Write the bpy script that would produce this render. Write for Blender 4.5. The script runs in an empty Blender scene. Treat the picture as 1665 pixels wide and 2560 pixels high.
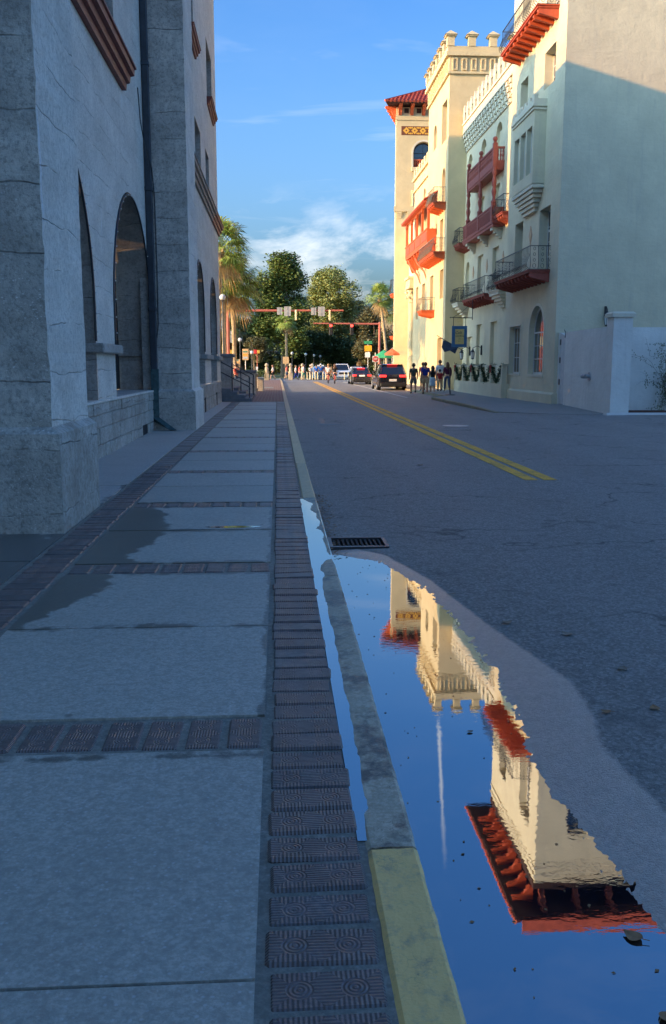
import bpy, bmesh, math, random
import numpy as np
from mathutils import Vector, Matrix, noise
from mathutils.geometry import tessellate_polygon
R = math.radians
random.seed(7)
scene = bpy.context.scene
COL = scene.collection

# ------------------------------------------------------------------ camera
cam = bpy.data.cameras.new('camera')
cam.sensor_fit = 'VERTICAL'; cam.sensor_height = 24.0; cam.lens = 24.0 * 2259.0 / 2560.0
cam.clip_start = 0.05; cam.clip_end = 3000
cam_ob = bpy.data.objects.new('camera', cam); COL.objects.link(cam_ob)
cam_ob.location = (0, 0, 1.65)
cam_ob.rotation_euler = (R(90 - 9.203), 0, R(-3.463))
scene.camera = cam_ob

# ------------------------------------------------------------------ sun, sky, exposure
SUN_DX, SUN_DY, SUN_DZ = 1.0, 0.31, -0.274          # direction the light travels
SUN_EL = math.atan2(-SUN_DZ, math.hypot(SUN_DX, SUN_DY))
SUN_AZ = math.atan2(-SUN_DX, -SUN_DY)               # clockwise from +Y
sl = bpy.data.lights.new('sun', 'SUN'); sl.energy = 2.0; sl.angle = R(0.55); sl.color = (0.44, 0.235, 0.075)
so = bpy.data.objects.new('sun', sl); COL.objects.link(so)
so.rotation_euler = Vector((SUN_DX, SUN_DY, SUN_DZ)).to_track_quat('-Z', 'Y').to_euler()
so.location = (-40, -15, 30)
scene.view_settings.view_transform = 'Standard'; scene.view_settings.look = 'None'
scene.view_settings.exposure = 3.1; scene.view_settings.gamma = 1.0
scene.view_settings.use_curve_mapping = False

world = bpy.data.worlds.new('World'); scene.world = world; world.use_nodes = True
wt = world.node_tree; wt.nodes.clear()
def N(t, typ, **kw):
    n = t.nodes.new(typ)
    for k, v in kw.items():
        if k.startswith('i_'):
            n.inputs[k[2:].replace('_', ' ')].default_value = v
        else:
            setattr(n, k, v)
    return n
def L(t, a, b): t.links.new(a, b)
def math_node(t, op, a, b=None, c=None, clamp=False):
    n = t.nodes.new('ShaderNodeMath'); n.operation = op; n.use_clamp = clamp
    for i, s in enumerate((a, b, c)):
        if s is None: continue
        if isinstance(s, (int, float)): n.inputs[i].default_value = s
        else: t.links.new(s, n.inputs[i])
    return n.outputs[0]
def mixc(t, fac, a, b, blend='MIX'):
    n = t.nodes.new('ShaderNodeMix'); n.data_type = 'RGBA'; n.blend_type = blend
    for i, s in ((0, fac), (6, a), (7, b)):
        if isinstance(s, (int, float)): n.inputs[i].default_value = s
        elif isinstance(s, tuple): n.inputs[i].default_value = s if len(s) == 4 else (*s, 1)
        else: t.links.new(s, n.inputs[i])
    return n.outputs[2]
def ramp(t, fac, *stops):
    n = t.nodes.new('ShaderNodeValToRGB')
    while len(n.color_ramp.elements) < len(stops): n.color_ramp.elements.new(0.5)
    for e, (p, c) in zip(n.color_ramp.elements, stops):
        e.position = p; e.color = (c, c, c, 1) if isinstance(c, (int, float)) else (*c[:3], 1)
    t.links.new(fac, n.inputs[0]); return n.outputs[0]

sky = N(wt, 'ShaderNodeTexSky', sky_type='NISHITA', sun_disc=False, sun_elevation=SUN_EL,
        sun_rotation=SUN_AZ % (2 * math.pi), altitude=0, air_density=1.0, dust_density=7.0, ozone_density=3.0)
geo = N(wt, 'ShaderNodeTexCoord')
sep = N(wt, 'ShaderNodeSeparateXYZ'); L(wt, geo.outputs['Generated'], sep.inputs[0])
# clouds on a flat layer far above: direction divided by height
zc = math_node(wt, 'MAXIMUM', sep.outputs[2], 0.02)
zc = math_node(wt, 'ADD', zc, 0.10)
cu = math_node(wt, 'DIVIDE', sep.outputs[0], zc); cv = math_node(wt, 'DIVIDE', sep.outputs[1], zc)
cmb = N(wt, 'ShaderNodeCombineXYZ'); L(wt, cu, cmb.inputs[0]); L(wt, cv, cmb.inputs[1])
cn = N(wt, 'ShaderNodeTexNoise', noise_dimensions='3D', i_Scale=1.5, i_Detail=8.0, i_Roughness=0.62, i_Distortion=0.3)
cmap = N(wt, 'ShaderNodeMapping'); cmap.inputs['Scale'].default_value = (4.2, 4.2, 11.0); cmap.inputs['Location'].default_value = (0.7, 0.2, 0.0)
L(wt, geo.outputs['Generated'], cmap.inputs[0]); L(wt, cmap.outputs[0], cn.inputs['Vector'])
cmask = ramp(wt, cn.outputs[0], (0.48, 0.0), (0.68, 0.80))
low = ramp(wt, sep.outputs[2], (0.02, 0.9), (0.13, 0.9), (0.19, 0.0), (0.6, 0.05))
cmask = math_node(wt, 'MULTIPLY', cmask, low)
cn2 = N(wt, 'ShaderNodeTexNoise', noise_dimensions='3D', i_Scale=0.7, i_Detail=6.0, i_Roughness=0.55, i_Distortion=1.2)
map2 = N(wt, 'ShaderNodeMapping'); map2.inputs['Scale'].default_value = (1.0, 2.4, 1.0); map2.inputs['Location'].default_value = (3.1, 1.3, 0)
L(wt, cmb.outputs[0], map2.inputs[0]); L(wt, map2.outputs[0], cn2.inputs['Vector'])
wisp = ramp(wt, cn2.outputs[0], (0.55, 0.0), (0.78, 0.34))
cmask = math_node(wt, 'MAXIMUM', cmask, wisp)
# contrail: a thin great-circle streak climbing out of the top of the street view
CT_A = Vector((0.168, 0.90, 0.402)).normalized(); CT_B = Vector((0.155, 0.70, 0.70)).normalized()
ctn = CT_A.cross(CT_B).normalized()
vd = N(wt, 'ShaderNodeVectorMath', operation='DOT_PRODUCT'); L(wt, geo.outputs['Generated'], vd.inputs[0]); vd.inputs[1].default_value = ctn
cd = math_node(wt, 'ABSOLUTE', vd.outputs['Value'])
cnn = N(wt, 'ShaderNodeTexNoise', i_Scale=60.0, i_Detail=4.0); L(wt, geo.outputs['Generated'], cnn.inputs['Vector'])
wid = math_node(wt, 'MULTIPLY', cnn.outputs[0], 0.0052)
ct = math_node(wt, 'SUBTRACT', 1.0, math_node(wt, 'DIVIDE', cd, wid), clamp=True)
ct = math_node(wt, 'MULTIPLY', ct, ramp(wt, sep.outputs[2], (0.372, 0.0), (0.385, 0.75), (0.44, 0.7), (0.51, 0.0)))
ct = math_node(wt, 'MULTIPLY', ct, math_node(wt, 'GREATER_THAN', sep.outputs[1], 0.0))
cmask = math_node(wt, 'MAXIMUM', cmask, ct)
tcol = mixc(wt, ramp(wt, sep.outputs[2], (0.0, 0.0), (0.40, 1.0)), (0.33, 0.42, 0.49), (0.115, 0.235, 0.37))
tint = mixc(wt, 1.0, sky.outputs[0], tcol, 'MULTIPLY')
cloudcol = mixc(wt, cmask, tint, (1.08, 1.10, 1.12))
bg = N(wt, 'ShaderNodeBackground', i_Strength=0.15); L(wt, cloudcol, bg.inputs[0])
wo = N(wt, 'ShaderNodeOutputWorld'); L(wt, bg.outputs[0], wo.inputs[0])

# ------------------------------------------------------------------ materials
MATS = {}
def new_mat(name):
    m = bpy.data.materials.new(name); m.use_nodes = True
    t = m.node_tree; t.nodes.clear()
    o = N(t, 'ShaderNodeOutputMaterial'); p = N(t, 'ShaderNodeBsdfPrincipled'); L(t, p.outputs[0], o.inputs[0])
    MATS[name] = m
    return m, t, p
def coords(t, kind='Object'):
    return N(t, 'ShaderNodeTexCoord').outputs[kind]
def noise_tex(t, vec, scale, detail=4.0, rough=0.55, dist=0.0):
    n = N(t, 'ShaderNodeTexNoise', i_Scale=scale, i_Detail=detail, i_Roughness=rough, i_Distortion=dist)
    L(t, vec, n.inputs['Vector']); return n.outputs[0]
def voro(t, vec, scale, feature='F1', out=0):
    n = N(t, 'ShaderNodeTexVoronoi', feature=feature, i_Scale=scale); L(t, vec, n.inputs['Vector']); return n.outputs[out]
def scaled(t, vec, s):
    n = N(t, 'ShaderNodeMapping'); n.inputs['Scale'].default_value = s; L(t, vec, n.inputs[0]); return n.outputs[0]
def bump(t, p, h, strength=0.3, dist=0.01, normal=None):
    n = N(t, 'ShaderNodeBump', i_Strength=strength, i_Distance=dist); L(t, h, n.inputs['Height'])
    if normal: L(t, normal, n.inputs['Normal'])
    L(t, n.outputs[0], p.inputs['Normal']); return n.outputs[0]
def world_pos(t):
    return N(t, 'ShaderNodeNewGeometry').outputs['Position']

def plain(name, col, rough=0.6, var=0.12, scale=3.0, metal=0.0, spec=0.5, bs=0.0, bscale=40, coat=0.0):
    m, t, p = new_mat(name)
    c = world_pos(t)
    n = noise_tex(t, c, scale, 5)
    dark = tuple(x * (1 - var) for x in col); lite = tuple(min(1, x * (1 + var)) for x in col)
    k = ramp(t, n, (0.3, 0.0), (0.7, 1.0))
    L(t, mixc(t, k, dark, lite), p.inputs['Base Color'])
    p.inputs['Roughness'].default_value = rough; p.inputs['Metallic'].default_value = metal
    p.inputs['Specular IOR Level'].default_value = spec; p.inputs['Coat Weight'].default_value = coat
    if bs: bump(t, p, noise_tex(t, c, bscale, 4), bs, 0.01)
    return m

def stucco(name, col, stain=(0.45, 0.42, 0.36), amt=0.40):
    m, t, p = new_mat(name); c = world_pos(t)
    n1 = noise_tex(t, c, 0.9, 6, 0.6); n2 = noise_tex(t, scaled(t, c, (2.2, 2.2, 0.22)), 1.6, 6, 0.65)
    a = mixc(t, ramp(t, n1, (0.35, 0.0), (0.7, 1.0)), tuple(x * 0.86 for x in col), col)
    s = math_node(t, 'MULTIPLY', ramp(t, n2, (0.55, 0.0), (0.78, 1.0)), amt)
    a = mixc(t, s, a, stain)
    n4 = noise_tex(t, scaled(t, c, (9, 9, 0.30)), 1.0, 5, 0.7)
    a = mixc(t, math_node(t, 'MULTIPLY', ramp(t, n4, (0.56, 0.0), (0.74, 1.0)), amt * 0.8), a, stain)
    a = mixc(t, ramp(t, noise_tex(t, c, 6, 7, 0.75), (0.40, amt * 0.6), (0.52, 0.0)), a, tuple(x * 0.8 for x in col))
    L(t, a, p.inputs['Base Color']); p.inputs['Roughness'].default_value = 0.9
    p.inputs['Specular IOR Level'].default_value = 0.2
    h = math_node(t, 'ADD', noise_tex(t, c, 5.0, 6, 0.65), math_node(t, 'MULTIPLY', noise_tex(t, scaled(t, c, (1, 1, 3)), 2.2, 3), 0.8))
    bump(t, p, h, 0.5, 0.035)
    return m

def coquina(name, base, dark, speck, line_amt=0.5, speck_amt=0.8, pour=2.3, rough_h=0.6, stain=0.5, streak=0.0):
    """poured shell concrete: pour lines, stains, shell flecks"""
    m, t, p = new_mat(name); c = world_pos(t)
    sp = N(t, 'ShaderNodeSeparateXYZ'); L(t, c, sp.inputs[0])
    wob = math_node(t, 'MULTIPLY', math_node(t, 'SUBTRACT', noise_tex(t, c, 0.9, 4), 0.5), 0.28)
    z = math_node(t, 'MULTIPLY', math_node(t, 'ADD', sp.outputs[2], wob), pour)
    fr = math_node(t, 'FRACT', z)
    ln = math_node(t, 'ABSOLUTE', math_node(t, 'SUBTRACT', fr, 0.5))
    lines = ramp(t, ln, (0.0, 1.0), (0.018, 0.0))
    lines = math_node(t, 'MULTIPLY', lines, ramp(t, noise_tex(t, c, 1.7, 5), (0.42, 0.0), (0.6, 1.0)))
    band = N(t, 'ShaderNodeTexWhiteNoise', noise_dimensions='1D'); L(t, math_node(t, 'FLOOR', math_node(t, 'ADD', z, 0.5)), band.inputs['W'])
    n1 = noise_tex(t, scaled(t, c, (1, 1, 1.6)), 1.1, 8, 0.65); n2 = noise_tex(t, c, 7.0, 6, 0.7)
    k = ramp(t, math_node(t, 'ADD', math_node(t, 'MULTIPLY', n1, 0.65), math_node(t, 'MULTIPLY', n2, 0.35)), (0.40, 0.0), (0.58, 1.0))
    k = math_node(t, 'MULTIPLY', k, math_node(t, 'ADD', math_node(t, 'MULTIPLY', band.outputs[0], 0.45), 0.55))
    a = mixc(t, math_node(t, 'SUBTRACT', 1.0, math_node(t, 'MULTIPLY', k, 1.0)), base, dark)
    n3 = noise_tex(t, scaled(t, c, (1.6, 1.6, 0.18)), 2.0, 6, 0.7)
    a = mixc(t, math_node(t, 'MULTIPLY', ramp(t, n3, (0.52, 0.0), (0.72, 1.0)), stain), a, tuple(x * 0.72 for x in dark))
    if streak:
        n4 = noise_tex(t, scaled(t, c, (5, 5, 0.35)), 1.3, 4, 0.6)
        a = mixc(t, math_node(t, 'MULTIPLY', ramp(t, n4, (0.66, 0.0), (0.72, 1.0)), streak), a, (0.75, 0.76, 0.78))
    v = voro(t, scaled(t, c, (1, 1, 1.6)), 34.0); gate = noise_tex(t, c, 2.6, 3)
    fl = math_node(t, 'MULTIPLY', ramp(t, v, (0.12, 1.0), (0.42, 0.0)), ramp(t, gate, (0.38, 0.0), (0.58, 1.0)))
    wn = N(t, 'ShaderNodeTexVoronoi', feature='F1', i_Scale=34.0); L(t, scaled(t, c, (1, 1, 1.6)), wn.inputs['Vector'])
    fl = math_node(t, 'MULTIPLY', fl, math_node(t, 'GREATER_THAN', wn.outputs['Color'], 0.55))
    a = mixc(t, math_node(t, 'MULTIPLY', fl, speck_amt), a, speck)
    grit = ramp(t, noise_tex(t, c, 19, 6, 0.75), (0.38, 0.8), (0.52, 0.0)); a = mixc(t, math_node(t, 'MULTIPLY', grit, rough_h), a, tuple(x * 0.45 for x in dark))
    a = mixc(t, math_node(t, 'MULTIPLY', lines, line_amt), a, tuple(x * 0.35 for x in dark))
    L(t, a, p.inputs['Base Color']); p.inputs['Roughness'].default_value = 0.92; p.inputs['Specular IOR Level'].default_value = 0.2
    h = math_node(t, 'SUBTRACT', math_node(t, 'ADD', math_node(t, 'MULTIPLY', n2, 0.7), math_node(t, 'MULTIPLY', noise_tex(t, c, 38, 4, 0.7), rough_h)), math_node(t, 'MULTIPLY', lines, 1.0))
    bump(t, p, h, 0.8, 0.03)
    return m

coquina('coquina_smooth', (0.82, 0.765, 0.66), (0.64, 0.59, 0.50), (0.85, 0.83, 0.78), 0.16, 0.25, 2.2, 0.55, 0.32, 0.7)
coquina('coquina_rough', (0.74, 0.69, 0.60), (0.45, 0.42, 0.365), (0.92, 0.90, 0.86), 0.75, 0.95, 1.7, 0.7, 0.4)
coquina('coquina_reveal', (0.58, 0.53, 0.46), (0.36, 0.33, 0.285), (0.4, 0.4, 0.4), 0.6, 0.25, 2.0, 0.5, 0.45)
coquina('limewash', (0.60, 0.57, 0.50), (0.36, 0.32, 0.26), (0.6, 0.58, 0.52), 0.45, 0.1, 1.6, 0.6, 0.6)
stucco('stucco', (0.72, 0.65, 0.46))
stucco('stucco_sunlit', (0.71, 0.58, 0.34), amt=0.12)  # hotel stucco with the sun's yellow warmth put into the colour, for lit towers
stucco('stucco_trim', (0.73, 0.67, 0.52), amt=0.2)
stucco('stucco_wall', (0.80, 0.785, 0.72), amt=0.3)
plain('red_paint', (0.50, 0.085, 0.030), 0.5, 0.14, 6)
plain('red_paint_worn', (0.33, 0.075, 0.050), 0.6, 0.18, 5)
plain('red_paint_bright', (0.62, 0.12, 0.035), 0.5, 0.12, 6)
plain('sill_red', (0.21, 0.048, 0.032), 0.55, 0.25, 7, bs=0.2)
plain('sill_grey', (0.25, 0.22, 0.19), 0.7, 0.2, 7)
plain('iron', (0.022, 0.026, 0.032), 0.42, 0.3, 9, spec=0.6)
plain('iron_pale', (0.20, 0.19, 0.16), 0.5, 0.3, 9)
plain('copper_pipe', (0.030, 0.040, 0.052), 0.5, 0.35, 5, spec=0.6)
plain('copper_green', (0.05, 0.10, 0.10), 0.6, 0.5, 9)
plain('black_rubber', (0.012, 0.012, 0.013), 0.75, 0.2)
plain('window_frame', (0.62, 0.60, 0.55), 0.6, 0.06)
plain('dark_frame', (0.035, 0.034, 0.034), 0.6, 0.2)
plain('white_paint', (0.72, 0.71, 0.68), 0.65, 0.06)
plain('timber_white', (0.62, 0.62, 0.60), 0.7, 0.1, 5, bs=0.15)
plain('mulch', (0.10, 0.035, 0.02), 0.95, 0.5, 30, bs=0.8, bscale=25)
plain('bark', (0.16, 0.12, 0.085), 0.95, 0.35, 8, bs=0.7, bscale=14)
plain('palm_bark', (0.42, 0.30, 0.17), 0.95, 0.35, 6, bs=0.8, bscale=9)
plain('frond_dead', (0.40, 0.27, 0.12), 0.8, 0.3, 5)
plain('vine_wood', (0.12, 0.09, 0.07), 0.9, 0.3, 8)
plain('garland_green', (0.018, 0.055, 0.022), 0.8, 0.5, 20)
plain('ribbon_red', (0.45, 0.03, 0.03), 0.5, 0.2)
plain('sign_blue', (0.045, 0.15, 0.30), 0.5, 0.12, 4)
plain('sign_yellow', (0.70, 0.53, 0.20), 0.6, 0.1, 6)
plain('ink', (0.07, 0.06, 0.05), 0.7, 0.1)
plain('mast_red', (0.50, 0.14, 0.09), 0.5, 0.1, 3)
plain('galvanised', (0.42, 0.43, 0.44), 0.45, 0.15, 4, metal=0.4)
plain('sign_back', (0.40, 0.40, 0.39), 0.5, 0.1, 4)
plain('signal_yellow', (0.55, 0.36, 0.06), 0.5, 0.1)
plain('signal_black', (0.02, 0.02, 0.02), 0.5, 0.1)
plain('sign_red', (0.55, 0.03, 0.03), 0.45, 0.06)
plain('sign_white', (0.80, 0.80, 0.78), 0.5, 0.04)
plain('sign_green', (0.02, 0.24, 0.12), 0.5, 0.06)
plain('sign_amber', (0.80, 0.38, 0.02), 0.5, 0.06)
plain('post_cream', (0.74, 0.66, 0.42), 0.55, 0.1)
plain('umbrella_green', (0.03, 0.30, 0.13), 0.8, 0.1)
plain('umbrella_red', (0.58, 0.13, 0.05), 0.8, 0.1)
plain('stone_cream', (0.46, 0.37, 0.25), 0.9, 0.18, 3, bs=0.4, bscale=8)
plain('stone_grey', (0.20, 0.20, 0.20), 0.9, 0.3, 4, bs=0.5, bscale=12)
plain('stone_step', (0.17, 0.175, 0.18), 0.9, 0.2, 4, bs=0.4, bscale=14)
plain('tile_cream', (0.65, 0.42, 0.20), 0.5, 0.2, 10)
plain('tile_inset', (0.50, 0.30, 0.17), 0.6, 0.2, 10)
plain('frieze_yellow', (0.75, 0.40, 0.05), 0.55, 0.1, 6)
plain('frieze_brown', (0.16, 0.05, 0.02), 0.6, 0.1, 6)
plain('roof_tile', (0.50, 0.095, 0.045), 0.7, 0.3, 4, bs=0.2)
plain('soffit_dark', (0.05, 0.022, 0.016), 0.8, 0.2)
plain('leaf_dry', (0.30, 0.16, 0.07), 0.8, 0.3, 20)
plain('leaf_pale', (0.27, 0.20, 0.14), 0.8, 0.2, 20)
plain('globe_glass', (0.72, 0.72, 0.68), 0.25, 0.05)
plain('skin_light', (0.52, 0.29, 0.20), 0.6, 0.06)
plain('skin_tan', (0.36, 0.19, 0.12), 0.6, 0.06)
plain('hair_dark', (0.020, 0.014, 0.010), 0.6, 0.2)
plain('hair_brown', (0.10, 0.045, 0.02), 0.6, 0.2)
plain('hair_fair', (0.35, 0.22, 0.10), 0.6, 0.2)
for nm, cc in dict(cloth_olive=(0.075, 0.085, 0.065), cloth_blue=(0.018, 0.035, 0.24), cloth_black=(0.018, 0.018, 0.02),
                   cloth_pale=(0.55, 0.62, 0.68), cloth_maroon=(0.09, 0.018, 0.045), cloth_red=(0.26, 0.022, 0.025),
                   cloth_grey=(0.13, 0.13, 0.12), cloth_khaki=(0.40, 0.30, 0.19), cloth_denim=(0.055, 0.085, 0.15),
                   cloth_skyblue=(0.42, 0.55, 0.65), cloth_white=(0.72, 0.72, 0.70), cloth_royal=(0.02, 0.14, 0.55),
                   cloth_teal=(0.08, 0.25, 0.18), cloth_coral=(0.60, 0.12, 0.10), cloth_tan=(0.42, 0.30, 0.18)).items():
    plain(nm, cc, 0.85, 0.12, 14, spec=0.2)
plain('paint_black', (0.010, 0.010, 0.012), 0.18, 0.1, 4, spec=0.6, coat=0.8)
plain('paint_charcoal', (0.030, 0.027, 0.025), 0.2, 0.1, 4, spec=0.6, coat=0.8)
plain('paint_white', (0.70, 0.70, 0.70), 0.25, 0.05, 4, coat=0.6)
plain('paint_blue', (0.22, 0.36, 0.52), 0.25, 0.08, 4, coat=0.6)
plain('paint_dark', (0.02, 0.025, 0.035), 0.25, 0.1, 4, coat=0.6)
plain('chrome', (0.6, 0.6, 0.62), 0.2, 0.05, metal=1.0)
def emis(name, col, st):
    m, t, p = new_mat(name); p.inputs['Base Color'].default_value = (*col, 1)
    p.inputs['Emission Color'].default_value = (*col, 1); p.inputs['Emission Strength'].default_value = st
    p.inputs['Roughness'].default_value = 0.3
    return m
emis('lamp_red', (0.9, 0.03, 0.02), 1.1); emis('lamp_tail', (0.75, 0.02, 0.015), 0.7)

def glass_mat(name, col, rough=0.03, spec=0.5, ior=1.5):
    m, t, p = new_mat(name); c = world_pos(t)
    p.inputs['Base Color'].default_value = (*col, 1); p.inputs['Roughness'].default_value = rough
    p.inputs['IOR'].default_value = ior; p.inputs['Specular IOR Level'].default_value = spec
    bump(t, p, noise_tex(t, c, 1.4, 2), 0.05, 0.02)
    return m
glass_mat('glass', (0.02, 0.024, 0.028), 0.02, 0.9, 1.7)
glass_mat('glass_mirror', (0.03, 0.03, 0.03), 0.01, 1.0, 2.6)
glass_mat('glass_dark', (0.010, 0.012, 0.014), 0.1, 0.3)
glass_mat('car_glass', (0.012, 0.014, 0.016), 0.03, 0.8, 1.7)

# leaves: colour differs from clump to clump and leaf to leaf
def leafmat(name, c1, c2, c3, sc=0.5, rough=0.55):
    m, t, p = new_mat(name); c = world_pos(t)
    k = ramp(t, noise_tex(t, c, sc, 4, 0.6), (0.35, 0.0), (0.65, 1.0))
    a = mixc(t, k, c1, c2)
    a = mixc(t, ramp(t, noise_tex(t, c, sc * 9, 2), (0.55, 0.0), (0.7, 0.8)), a, c3)
    L(t, a, p.inputs['Base Color']); p.inputs['Roughness'].default_value = rough
    p.inputs['Specular IOR Level'].default_value = 0.35
    p.inputs['Subsurface Weight'].default_value = 0.0
    return m
leafmat('leaf_magnolia', (0.10, 0.17, 0.05), (0.21, 0.27, 0.075), (0.46, 0.44, 0.17), 0.4, 0.4)
leafmat('leaf_oak', (0.25, 0.31, 0.11), (0.37, 0.40, 0.14), (0.47, 0.46, 0.22), 0.4)
leafmat('leaf_dark', (0.05, 0.08, 0.032), (0.11, 0.15, 0.055), (0.21, 0.24, 0.09), 0.3)
leafmat('leaf_moss', (0.14, 0.15, 0.075), (0.21, 0.19, 0.09), (0.26, 0.21, 0.10), 0.5)
leafmat('frond', (0.17, 0.27, 0.055), (0.30, 0.38, 0.08), (0.46, 0.47, 0.14), 0.9, 0.45)
leafmat('frond_dark', (0.07, 0.11, 0.04), (0.12, 0.15, 0.05), (0.20, 0.19, 0.06), 0.9, 0.45)
leafmat('hedge', (0.06, 0.10, 0.025), (0.13, 0.17, 0.04), (0.24, 0.24, 0.08), 1.5)

# road: aggregate, wear, and a damp margin read from the mesh (attribute "wet")
m, t, p = new_mat('asphalt'); c = world_pos(t)
n1 = noise_tex(t, c, 0.35, 5); n2 = noise_tex(t, c, 90, 4, 0.7); n3 = noise_tex(t, scaled(t, c, (1, 0.12, 1)), 1.2, 4)
v = voro(t, c, 150.0)
base = mixc(t, ramp(t, n1, (0.35, 0.0), (0.65, 1.0)), (0.200, 0.190, 0.166), (0.255, 0.240, 0.210))
base = mixc(t, math_node(t, 'MULTIPLY', ramp(t, n3, (0.45, 0.0), (0.7, 1.0)), 0.35), base, (0.28, 0.26, 0.237))
base = mixc(t, ramp(t, n2, (0.45, 0.0), (0.75, 0.5)), base, (0.32, 0.297, 0.27))
base = mixc(t, ramp(t, noise_tex(t, c, 9, 6, 0.7), (0.40, 0.55), (0.56, 0.0)), base, (0.13, 0.12, 0.11))
base = mixc(t, ramp(t, noise_tex(t, c, 30, 3, 0.7), (0.50, 0.0), (0.68, 0.55)), base, (0.33, 0.305, 0.275))
sx = N(t, 'ShaderNodeSeparateXYZ'); L(t, c, sx.inputs[0])
trk = math_node(t, 'MULTIPLY', math_node(t, 'ADD', math_node(t, 'SINE', math_node(t, 'MULTIPLY', sx.outputs[0], 3.4)), noise_tex(t, scaled(t, c, (1, 0.05, 1)), 1.5, 3)), 0.22, clamp=True)
base = mixc(t, trk, base, (0.30, 0.278, 0.252))
oil = ramp(t, noise_tex(t, c, 2.2, 5, 0.7), (0.62, 0.0), (0.70, 0.55)); base = mixc(t, oil, base, (0.05, 0.048, 0.046))
wn = N(t, 'ShaderNodeTexVoronoi', feature='F1', i_Scale=85.0); L(t, c, wn.inputs['Vector'])
ag = N(t, 'ShaderNodeTexVoronoi', feature='F1', i_Scale=62.0); L(t, c, ag.inputs['Vector'])
agv = N(t, 'ShaderNodeRGBToBW'); L(t, ag.outputs['Color'], agv.inputs[0])
base = mixc(t, ramp(t, agv.outputs[0], (0.20, 0.55), (0.50, 0.0)), base, (0.13, 0.12, 0.11))
base = mixc(t, ramp(t, agv.outputs[0], (0.55, 0.0), (0.85, 0.6)), base, (0.40, 0.37, 0.335))
spk = math_node(t, 'MULTIPLY', ramp(t, wn.outputs['Distance'], (0.0, 1.0), (0.30, 0.0)), math_node(t, 'GREATER_THAN', wn.outputs['Color'], 0.82))
base = mixc(t, math_node(t, 'MULTIPLY', spk, 0.7), base, (0.34, 0.33, 0.32))
patch = ramp(t, noise_tex(t, c, 0.8, 5, 0.65), (0.60, 0.0), (0.70, 0.5))
base = mixc(t, patch, base, (0.085, 0.085, 0.086))
vc = N(t, 'ShaderNodeTexVoronoi', feature='DISTANCE_TO_EDGE', i_Scale=0.45)
wv = N(t, 'ShaderNodeVectorMath', operation='ADD'); nv = N(t, 'ShaderNodeTexNoise', i_Scale=1.6, i_Detail=5.0); L(t, c, nv.inputs['Vector']); L(t, c, wv.inputs[0]); L(t, nv.outputs['Color'], wv.inputs[1])
L(t, wv.outputs[0], vc.inputs['Vector'])
crack = math_node(t, 'MULTIPLY', ramp(t, vc.outputs[0], (0.0, 1.0), (0.013, 0.0)), ramp(t, noise_tex(t, c, 0.5, 2), (0.44, 0.0), (0.56, 0.85)))
base = mixc(t, crack, base, (0.05, 0.047, 0.043))
at = N(t, 'ShaderNodeAttribute', attribute_name='wet')
wet = ramp(t, math_node(t, 'ADD', at.outputs['Fac'], math_node(t, 'MULTIPLY', math_node(t, 'SUBTRACT', noise_tex(t, c, 14, 4), 0.5), 0.35)), (0.30, 0.0), (0.55, 1.0))
base = mixc(t, math_node(t, 'MULTIPLY', wet, 0.28), base, (0.10, 0.095, 0.088))
L(t, base, p.inputs['Base Color'])
rr = N(t, 'ShaderNodeMix'); rr.data_type = 'FLOAT'; L(t, wet, rr.inputs[0]); rr.inputs[2].default_value = 0.62; rr.inputs[3].default_value = 0.34
L(t, rr.outputs[0], p.inputs['Roughness'])
L(t, wet, p.inputs['Coat Weight']); p.inputs['Coat Roughness'].default_value = 0.36; p.inputs['Coat IOR'].default_value = 2.0
sp_ = N(t, 'ShaderNodeMix'); sp_.data_type = 'FLOAT'; L(t, wet, sp_.inputs[0]); sp_.inputs[2].default_value = 0.35; sp_.inputs[3].default_value = 0.9
L(t, sp_.outputs[0], p.inputs['Specular IOR Level'])
hh = math_node(t, 'ADD', math_node(t, 'MULTIPLY', v, -0.35), math_node(t, 'ADD', math_node(t, 'MULTIPLY', n2, 0.8), math_node(t, 'MULTIPLY', noise_tex(t, c, 240, 2, 0.6), 0.5)))
nb_ = bump(t, p, hh, 1.0, 0.010); L(t, nb_, p.inputs['Coat Normal'])

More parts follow.
